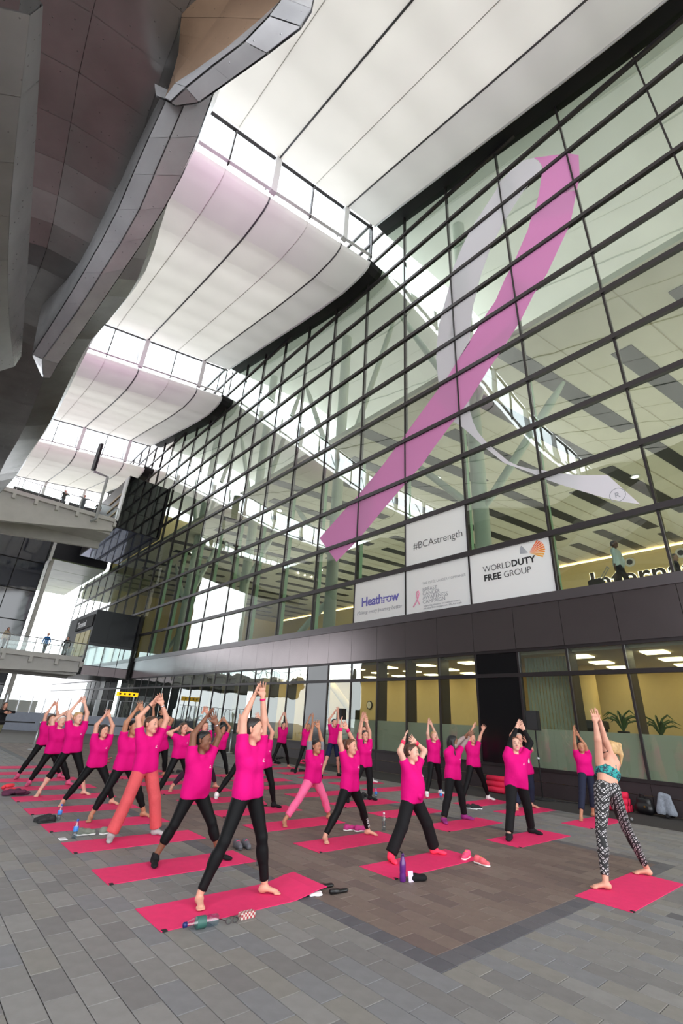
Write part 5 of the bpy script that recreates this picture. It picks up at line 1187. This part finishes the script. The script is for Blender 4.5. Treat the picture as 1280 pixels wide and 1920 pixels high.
MATS_AT = [(2.18, 4.47, 'pink yoga mat under the front person, its right end curled over a towel'), (2.18, 5.81, 'pink yoga mat under the person with crossed wrists'), (2.18, 7.15, 'pink yoga mat under the person in coral trousers'), (2.18, 8.41, 'pink yoga mat just behind the person in coral trousers'), (2.19, 9.76, 'pink yoga mat under the fourth person from the left'), (2.2, 11.07, 'pink yoga mat under the third person from the left'), (2.2, 12.4, 'pink yoga mat under the second person from the left'), (2.2, 13.75, 'pink yoga mat under the leftmost person'), (2.2, 15.1, 'empty pink yoga mat beyond the leftmost person'), (2.2, 16.5, 'last empty pink yoga mat at far left'),
           (4.92, 4.43, 'pink yoga mat under the person in coral socks'), (4.88, 5.75, 'pink yoga mat under the person with pink wristbands'), (4.85, 7.11, 'pink yoga mat under the person in pink joggers'), (4.87, 8.38, 'pink yoga mat behind the front person, with sneakers beside it'), (4.87, 9.72, 'pink yoga mat under the half hidden person in a white sock'), (4.9, 11.05, 'pink yoga mat under the person in striped sleeves'), (4.9, 12.4, 'pink yoga mat two rows behind the person in striped sleeves'), (4.9, 13.7, 'far pink yoga mat in the second file from the left'), (4.9, 15.0, 'last pink yoga mat in the second file from the left'),
           (7.84, 4.49, 'pink yoga mat under the person in black sleeves'), (7.75, 5.75, 'pink yoga mat under the person in purple shoes'), (7.68, 7.06, 'empty pink yoga mat behind the person in coral socks'), (7.64, 8.27, 'pink yoga mat under the person in black trousers and socks'), (7.5, 9.66, 'empty pink yoga mat behind the person in joggers'), (7.5, 10.95, 'pink yoga mat left of the person in navy shorts, nearer one'), (7.5, 12.25, 'pink yoga mat left of the person in navy shorts, farther one'), (7.6, 13.5, 'far empty pink mat behind the front person'),
           (10.72, 4.6, 'pink yoga mat under the person in navy cropped trousers'), (10.56, 6.03, 'pink yoga mat under the person with the lanyard'), (10.6, 7.15, 'pink yoga mat under the person with arms in a V'), (10.5, 8.42, 'pink yoga mat under the white-socked person at the frosted glass'), (10.08, 9.7, 'empty pink yoga mat behind the person in black trousers and socks'), (10.0, 11.0, 'pink yoga mat with a white-socked foot on it, right of centre'), (9.9, 12.35, 'pink yoga mat under the person in navy shorts'), (10.0, 13.6, 'pink yoga mat beside the pink bag'), (9.9, 15.0, 'pink yoga mat under the far person by the black panel'), (9.9, 16.2, 'last pink yoga mat near the black bag')]
for i, (x, y, lb_) in enumerate(MATS_AT): yoga_mat(x, y, lb_, curl=.075 if i == 0 else 0)
yoga_mat(6.28, 2.40, 'pink yoga mat under the person in patterned leggings at the right')
v, q_ = sdf_mesh([prim((3.74, 4.49, .012), (3.86, 4.50, .016), .022, .022, (0, 0, 1), 1.5), prim((3.78, 4.6, .014), (3.86, 4.66, .016), .022, .02, (0, 0, 1), 1.5), prim((3.80, 4.46, .010), (3.84, 4.455, .012), .018, .018, (0, 0, 1), 1.5)], .006, [((0, 0, .001), (0, 0, -1))])
tag(mesh_obj('towel', v, q_, cloth('white towel', (226, 224, 226)), None, True), 'white towel bunched under the curled end of the front mat', 'towel')

def bottle(p, label, h=.22, r=.033, water=(200, 225, 240), cap=(40, 90, 190), lab=(60, 130, 210), axis=(0, 0, 1), clear=True):
    t = thing('water_bottle', p, label, 'bottle'); ax = unit(axis); c = np.array(p, float) + (np.array((0, 0, r)) if abs(ax[2]) < .5 else 0)
    gm_ = MATS.get('bottle plastic') or glass('bottle plastic', (.72, .84, .90), 1.5, 0, .06)
    bm = gm_ if clear else mat('tinted bottle %d' % sum(water), water, .15, 0, .6)
    b = MB(); b.lathe([(r * .85, 0), (r, .01), (r, h * .25), (r * .92, h * .3), (r, h * .36), (r, h * .66), (r * .55, h * .84), (r * .42, h * .88), (r * .42, h * .9)], c, 14, axis=ax); b.build('body', bm, t, True)
    if clear:
        b = MB(); b.lathe([(r * .80, .006), (r * .93, .02), (r * .93, h * .5), (r * .9, h * .51)], c, 14, axis=ax); b.build('water', glass('water %d' % len(MATS), (.80, .9, .97), 1.2), t, True)
    if lab is not None: b = MB(); b.lathe([(r * 1.01, h * .37), (r * 1.03, h * .375), (r * 1.03, h * .62), (r * 1.01, h * .625)], c, 14, axis=ax); b.build('label', mat('bottle label %d_%d_%d' % lab, lab, .5), t, True)
    b = MB(); b.lathe([(r * .47, h * .89), (r * .47, h * .98), (r * .3, h)], c, 12, axis=ax); b.build('cap', mat('cap %d_%d_%d' % cap, cap, .45), t, True)
    return t
bottle((2.62, 4.36, 0), 'large clear water bottle lying by the front mat', .30, .042, cap=(24, 34, 96), lab=(50, 92, 84), axis=(-1, .12, 0))
bottle((2.38, 7.93, 0), 'blue-labelled water bottle beside the grey sneakers at left')
bottle((2.46, 9.17, 0), 'water bottle leaning among black shoes at left')
bottle((4.80, 7.78, 0), 'water bottle behind the legs of the front person')
bottle((3.86, 5.66, 0), 'small green water bottle at the edge of the brown paving', .2, .03, cap=(40, 50, 40), lab=(90, 150, 130))
bottle((9.30, 8.98, 0), 'water bottle beside the person in black trousers and socks')
bottle((10.80, 8.2, 0), 'water bottle by the feet of the white-socked person at the frosted glass')
t = bottle((6.77, 6.34, 0), 'clear tall flask with a white cap near the lettered ankle', .26, .036, cap=(240, 240, 240), lab=None)
t = bottle((4.95, 4.33, 0), 'purple sports bottle standing before the person in coral socks', .27, .036, water=(88, 30, 112), cap=(70, 24, 92), lab=None, clear=False)
b = MB(); b.tube([(4.95, 4.33, .262), (4.92, 4.33, .285), (4.90, 4.33, .29)], [.01, .008, .006], 6); b.build('spout', M_blackmatt, t, True)

def shoe(p, d, label, kind='sneaker', c=(120, 122, 120), sole=(225, 222, 220), lace=(60, 60, 60), group=None):
    p = np.array((p[0], p[1], 0.), float); d = unit((d[0], d[1], 0)); s = np.array([-d[1], d[0], 0]); up = np.array([0, 0, 1.])
    t = thing('shoe' if kind == 'sneaker' else 'ballet_flat', p, label, 'shoe', group)
    if kind == 'sneaker':
        ps = [prim(p + up * .04 - d * .085, p + up * .065 - d * .07, .036, .033, None, 1, .03), prim(p + up * .045 - d * .06, p + up * .042 + d * .03, .038, .036, None, 1, .04), prim(p + up * .038 + d * .03, p + up * .032 + d * .1, .038, .033, up, 1.15, .03)]
        v, q_ = sdf_mesh(ps, .008, [((0, 0, .092), (0, 0, 1)), ((0, 0, .012), (0, 0, -1))]); mesh_obj('upper', v, q_, mat('shoe upper %d_%d_%d' % c, c, .7, bump=.3, bscale=120), t, True)
        v, q_ = sdf_mesh([prim(p + up * .012 - d * .085, p + up * .012 + d * .1, .04, .037, up, 2.2, .01)], .008, [((0, 0, 0.001), (0, 0, -1))]); mesh_obj('sole', v, q_, mat('sole %d_%d_%d' % sole, sole, .6), t, True)
        b = MB()
        for k in range(4): q = p + d * (-.005 + .024 * k) + up * (.083 - .006 * k); b.tube([q - s * .022 - up * .006, q + up * .002, q + s * .022 - up * .006], .004, 5)
        b.build('laces', mat('lace %d_%d_%d' % lace, lace, .7), t)
    else:
        ps = [prim(p + up * .028 - d * .09, p + up * .03 - d * .03, .03, .027, up, 1.0, .02), prim(p + up * .02 - d * .04, p + up * .018 + d * .09, .032, .03, up, 1.6, .02)]
        v, q_ = sdf_mesh(ps, .007, [((0, 0, .045), (0, 0, 1)), ((0, 0, .001), (0, 0, -1))]); mesh_obj('upper', v, q_, mat('black leather flat', (16, 15, 17), .35), t, True)
        b = MB(); b.lathe([(.024, 0), (.022, .001)], p + up * .0452 - d * .065, 12); b.build('insole', mat('dark insole', (52, 44, 40), .8), t)
    return t
def pair(p, d, off, label_a, label_b, **k):
    shoe(p, d, label_a, **k); shoe((p[0] + off[0], p[1] + off[1]), d, label_b, **k)
pair((4.02, 4.62), (1, -.1), (.03, -.2), 'black ballet flat touching the curled mat end, rear one', 'black ballet flat beside the curled mat end, front one', kind='flat')
pair((2.55, 8.04), (1, -.1), (.29, -.06), 'grey-green sneaker beside the blue bottle, left one', 'grey-green sneaker by the coral trouser leg, right one', c=(122, 128, 116), lace=(90, 150, 80))
pair((2.26, 9.22), (-1, -.1), (.03, -.12), 'black sneaker left of the person in coral trousers, rear one', 'black sneaker left of the person in coral trousers, front one', c=(28, 27, 30), sole=(30, 30, 30))
pair((4.05, 6.47), (-.2, -1), (.12, -.02), 'grey sneaker with pink lining near the front person, left one', 'grey sneaker with pink lining near the front person, right one', c=(92, 92, 98), sole=(60, 60, 64), lace=(240, 50, 120))
pair((6.02, 9.16), (.2, -1), (.16, .0), 'black and pink sneaker behind the front person, left one', 'pink sneaker behind the front person, right one', c=(205, 52, 96), sole=(30, 28, 30), lace=(30, 30, 30))
pair((6.24, 6.6), (1, -.2), (.12, -.13), 'magenta and lime sneaker by the lettered ankle, left one', 'magenta and lime sneaker by the lettered ankle, right one', c=(186, 44, 120), sole=(230, 226, 222), lace=(190, 230, 60))
shoe((6.52, 4.55), (-1, -.3), 'pink running shoe at the right end of the mat, rear one', c=(236, 76, 120), sole=(240, 236, 232), lace=(250, 150, 120)); shoe((6.44, 4.26), (-.15, -1), 'coral pink running shoe pointing to the viewer, front one', c=(244, 104, 116), sole=(240, 236, 232), lace=(250, 160, 60))
pair((9.02, 9.2), (-.3, -1), (.14, .02), 'black sneaker beside the person in black trousers and socks, left one', 'black sneaker beside the person in black trousers and socks, right one', c=(26, 25, 28), sole=(40, 40, 42))
pair((10.34, 7.02), (.5, -1), (.15, -.03), 'black sneaker with white sole by the person with arms in a V, left one', 'black sneaker with white sole by the person with arms in a V, right one', c=(24, 24, 27), sole=(236, 236, 236))
pair((6.6, 14.7), (1, -.1), (.3, -.04), 'dark sneaker far back in the second file, left one', 'dark sneaker far back in the second file, right one', c=(36, 34, 38), sole=(60, 60, 60))
pair((10.80, 14.3), (1, -.2), (.3, -.06), 'black shoe near the pink bag, left one', 'black shoe near the pink bag, right one', c=(26, 25, 28), sole=(30, 30, 30))
def heap(p, r, label, m, n=7, seed=1, name='folded_jacket', cat='clothing', h=.07):
    rr = random.Random(seed); ps = []
    for k in range(n):
        a = rr.uniform(0, 6.28); q = np.array((p[0] + math.cos(a) * r * rr.uniform(.1, .8), p[1] + math.sin(a) * r * .6 * rr.uniform(.1, .8), rr.uniform(.02, h)))
        ps.append(prim(q, q + (rr.uniform(-.15, .15), rr.uniform(-.08, .08), rr.uniform(-.01, .02)), rr.uniform(.03, .055), rr.uniform(.025, .05), (0, 0, 1), 1.4, .04))
    v, q_ = sdf_mesh(ps, .011, [((0, 0, .002), (0, 0, -1))]); return tag(mesh_obj(name, v, q_, m, None, True), label, cat)
heap((2.1, 12.35), .22, 'bright coral garment heaped at the left edge', cloth('coral fleece', (236, 64, 76), .8), seed=2, h=.12)
heap((2.32, 11.85), .36, 'plum jacket crumpled on the paving at left', cloth('plum jacket', (86, 44, 66), .8), n=11, seed=3)
heap((5.65, 17.5), .3, 'pink patterned scarf bundle far back at left', cloth('dusty rose scarf', (176, 96, 100), 1.0), seed=4, h=.2)
heap((4.55, 13.0), .14, 'small magenta garment behind the fourth person from the left', cloth('magenta knit', (150, 30, 90), .8), n=4, seed=9)
heap((11.9, 16.85), .3, 'black holdall on the floor before the far glass', cloth('black nylon', (22, 22, 26), .4), n=8, seed=5, name='holdall', cat='bag', h=.2)
heap((12.55, 16.1), .16, 'pink patterned bag beside the far person', cloth('pink patterned nylon', (214, 60, 100), .6), n=6, seed=6, name='tote_bag', cat='bag', h=.25)
heap((5.10, 4.29), .06, 'small black pouch behind the purple bottle', cloth('black pouch', (20, 20, 22), .6), n=4, seed=7, name='pouch', cat='pouch', h=.05)
b = MB(); b.add([(4.99, 4.27, .001), (5.05, 4.25, .001), (5.055, 4.27, .10), (4.995, 4.29, .10), (4.992, 4.276, .001), (5.052, 4.256, .001), (5.057, 4.276, .10), (4.997, 4.296, .10)], [(0, 1, 2, 3), (7, 6, 5, 4), (3, 2, 6, 7), (0, 3, 7, 4), (1, 5, 6, 2)]); tag(b.build('phone', mat('lilac phone back', (196, 180, 214), .3), None), 'pale lilac phone propped against the black pouch', 'phone')
b = MB(); b.bevbox(2.20, 7.86, .001, 2.29, 7.99, .010, .003); tag(b.build('phone', mat('white phone', (226, 226, 228), .3), None), 'white phone lying left of the blue-labelled bottle', 'phone')
gl = thing('eyeglasses', (2.74, 4.36, 0), 'dark-framed eyeglasses lying beside the front mat', 'glasses')
for s in (-1, 1):
    b = MB(); c = (2.745 + s * .034, 4.33, .022); b.tube([(c[0] + .026 * math.cos(a), c[1] + .004 * math.sin(a), c[2] + .02 * math.sin(a)) for a in np.linspace(0, 6.2832, 15)], .004, 5); b.build('rim', mat('dark tortoise frame', (44, 32, 34), .3), gl)
    b = MB(); b.lathe([(.022, -.001), (.022, .001)], c, 12, axis=(0, 1, .15)); b.build('lens', M_clear, gl)
    b = MB(); b.tube([(c[0] + s * .026, c[1], .024), (c[0] + s * .03, c[1] + .07, .02), (c[0] + s * .024, c[1] + .13, .006)], .003, 5); b.build('temple', mat('dark tortoise frame', (44, 32, 34)), gl)
def check_mat():
    m = mat('red check fabric', (150, 60, 66), .8); nt = m.node_tree; N = nt.nodes; L = nt.links; b = N['Principled BSDF']
    tc = N.new('ShaderNodeTexCoord'); ck = N.new('ShaderNodeTexChecker'); ck.inputs['Scale'].default_value = 55; ck.inputs['Color1'].default_value = rgb(160, 50, 60); ck.inputs['Color2'].default_value = rgb(196, 186, 178)
    L.new(tc.outputs['Object'], ck.inputs['Vector']); L.new(ck.outputs[0], b.inputs['Base Color']); return m
b = MB(); b.bevbox(2.84, 4.34, .001, 2.99, 4.405, .045, .008); tag(b.build('glasses_case', check_mat(), None), 'red checked glasses case beside the eyeglasses', 'case')
# sunglasses near the window
sg = thing('sunglasses', (12.68, 4.61, 0), 'sunglasses on the floor right of the person in patterned leggings', 'glasses')
for s in (-1, 1):
    b = MB(); b.lathe([(.035, 0), (.03, .008)], (12.68 + s * .04, 4.61 - s * .05, .03), 10, axis=(-.8, -.6, .2)); b.build('lens', M_black, sg)
    b = MB(); b.tube([(12.68 + s * .06, 4.61 - s * .08, .03), (12.8 + s * .06, 4.68 - s * .08, .01)], .005, 5); b.build('temple', M_blackmatt, sg)
# rolled mats stacked by the wall
def rolled(c, label, group, l=.6, r=.075):
    t = thing('rolled_mat', (c[0], c[1], c[2] - r), label, 'rolled mat', group)
    n = 60; turns = 4.2; pts = []
    b = MB(); b.tube([(c[0], c[1] - l / 2, c[2]), (c[0], c[1] + l / 2, c[2])], r, 20); b.build('roll', M_mat2, t, True)
    sp = [(c[0] + (r * k / n) * math.cos(turns * 6.2832 * k / n), c[1] + l / 2 + .001, c[2] + (r * k / n) * math.sin(turns * 6.2832 * k / n)) for k in range(8, n)]
    b = MB(); b.tube(sp, .003, 4); b.build('spiral_edge', mat('dark mat edge', (130, 16, 40), .8), t)
pos = [('bottom front', 0, 0), ('bottom rear', .155, 0), ('middle front', .078, .135), ('middle rear', .233, .135), ('top', .156, .27), ('bottom back', .31, 0)]
for nm, dx, dz in pos: rolled((13.66 + dx, 8.45, .077 + dz), '%s roll in the pink mat stack behind the person with arms in a V' % nm, 'rolled mats, left stack')
for nm, dx, dz in pos: rolled((13.86 + dx, 5.32, .077 + dz), '%s roll in the pink mat stack behind the patterned leggings' % nm, 'rolled mats, right stack')
# bags by the wall
bg = thing('backpack', (14.1, 4.70, 0), 'black leather backpack beside the rolled mats at right', 'bag')
v, q_ = sdf_mesh([prim((14.1, 4.62, .12), (14.1, 4.82, .12), .12, .11, None, 1, .05), prim((14.13, 4.64, .26), (14.13, 4.8, .28), .09, .08, None, 1, .06)], .014, [((0, 0, .002), (0, 0, -1))]); mesh_obj('body', v, q_, mat('black bag leather', (18, 17, 19), .4), bg, True)
b = MB(); b.tube([(14.08, 4.66, .34), (14.05, 4.70, .42), (14.05, 4.76, .42), (14.08, 4.78, .34)], .012, 6); b.build('handle', M_blackmatt, bg, True)
b = MB(); b.lathe([(.02, 0), (.02, .01)], (13.985, 4.68, .17), 12, axis=(-1, 0, 0)); b.build('buckle', mat('brass', (190, 150, 70), .3, .9), bg)
v, q_ = sdf_mesh([prim((14.1, 4.18, .42), (14.12, 4.32, .47), .055, .045, None, 1, .05), prim((14.08, 4.2, .4), (14.02, 4.14, .12), .075, .11, (1, 0, 0), 1.8, .05), prim((14.08, 4.32, .42), (14.02, 4.36, .12), .07, .10, (1, 0, 0), 1.8, .05)], .013, [((0, 0, .06), (0, 0, -1))])
tag(mesh_obj('denim_jacket', v, q_, mat('faded grey denim', (124, 130, 140), .85, var=.3, vscale=14, bump=.8, bscale=25), None, True), 'faded grey denim jacket draped over bags at right', 'jacket')
heap((14.13, 4.22), .2, 'black bag under the denim jacket', cloth('black nylon bag', (20, 19, 22), .4), n=8, seed=12, name='duffel_bag', cat='bag', h=.2)
heap((14.16, 3.75), .26, 'dark coat heaped at the wall by the right edge', cloth('dark wool', (24, 22, 24), .6), n=8, seed=14, name='folded_coat', cat='clothing', h=.16)
# loudspeakers
def loudspeaker(x, y, zt, zb, label_s, label_t):
    t = thing('speaker_stand', (x, y, 0), label_t, 'speaker stand')
    b = MB(); b.lathe([(.29, 0), (.29, .012), (.05, .03), (.04, .04)], (x, y, 0), 28); b.build('base', M_blackmatt, t, True)
    b = MB(); b.tube([(x, y, .03), (x, y, zb - .001)], .017, 10); b.build('pole', M_blackmatt, t, True)
    b = MB(); b.lathe([(.03, 0), (.034, .02), (.03, .06)], (x, y, .95), 10); b.build('clutch', M_steel, t)
    s = thing('loudspeaker', (x, y, zb), label_s, 'loudspeaker')
    w_, d_ = .17, .15
    b = MB(); b.loft([[(x - d_, y + w_, z), (x - d_, y - w_, z), (x + d_, y - w_ * .6, z), (x + d_, y + w_ * .6, z)] for z in (zb, zt)]); b.build('cabinet', M_blackmatt, s)
    b = MB(); b.box(x - d_ - .012, y - w_ + .015, zb + .015, x - d_ - .001, y + w_ - .015, zt - .015); b.build('grille', mat('speaker grille', (30, 30, 32), .6, bump=.5, bscale=300), s)
loudspeaker(13.85, 7.12, 2.2, 1.69, 'black loudspeaker on a stand before the office glass', 'black round-base speaker stand before the office glass')
loudspeaker(13.9, 15.45, 2.12, 1.70, 'black loudspeaker far back beside the person in shorts', 'black round-base speaker stand far back beside the person in shorts')
b = MB(); b.tube([(13.9, 6.78, .008), (14.05, 6.4, .008), (14.2, 5.9, .008), (14.3, 5.5, .008)], .008, 5); tag(b.build('cable', M_blackmatt, None), 'black cable running along the wall from the speaker stand', 'cable')
# belt barrier
posts = [(1.6, 23.3), (4.58, 22.9), (7.1, 22.5), (9.47, 22.16), (12.5, 21.7)]
for i, (x, y) in enumerate(posts):
    t = thing('barrier_post', (x, y, 0), '%s steel post of the belt barrier, counted from the left' % ['first', 'second', 'third', 'fourth', 'fifth'][i], 'barrier post', 'belt barrier posts')
    b = MB(); b.lathe([(.17, 0), (.17, .02), (.05, .035), (.032, .04), (.032, .92), (.04, .93), (.04, 1.0), (.03, 1.01)], (x, y, 0), 16); b.build('post', M_steel, t, True)
    if i < 4:
        x2, y2 = posts[i + 1]; x2 -= .19; b = MB(); b.add([(x, y, .93), (x2, y2, .93), (x2, y2, .98), (x, y, .98), (x, y + .004, .93), (x2, y2 + .004, .93), (x2, y2 + .004, .98), (x, y + .004, .98)], [(0, 1, 2, 3), (7, 6, 5, 4), (3, 2, 6, 7), (0, 4, 5, 1)]); b.build('belt', M_blackmatt, t)
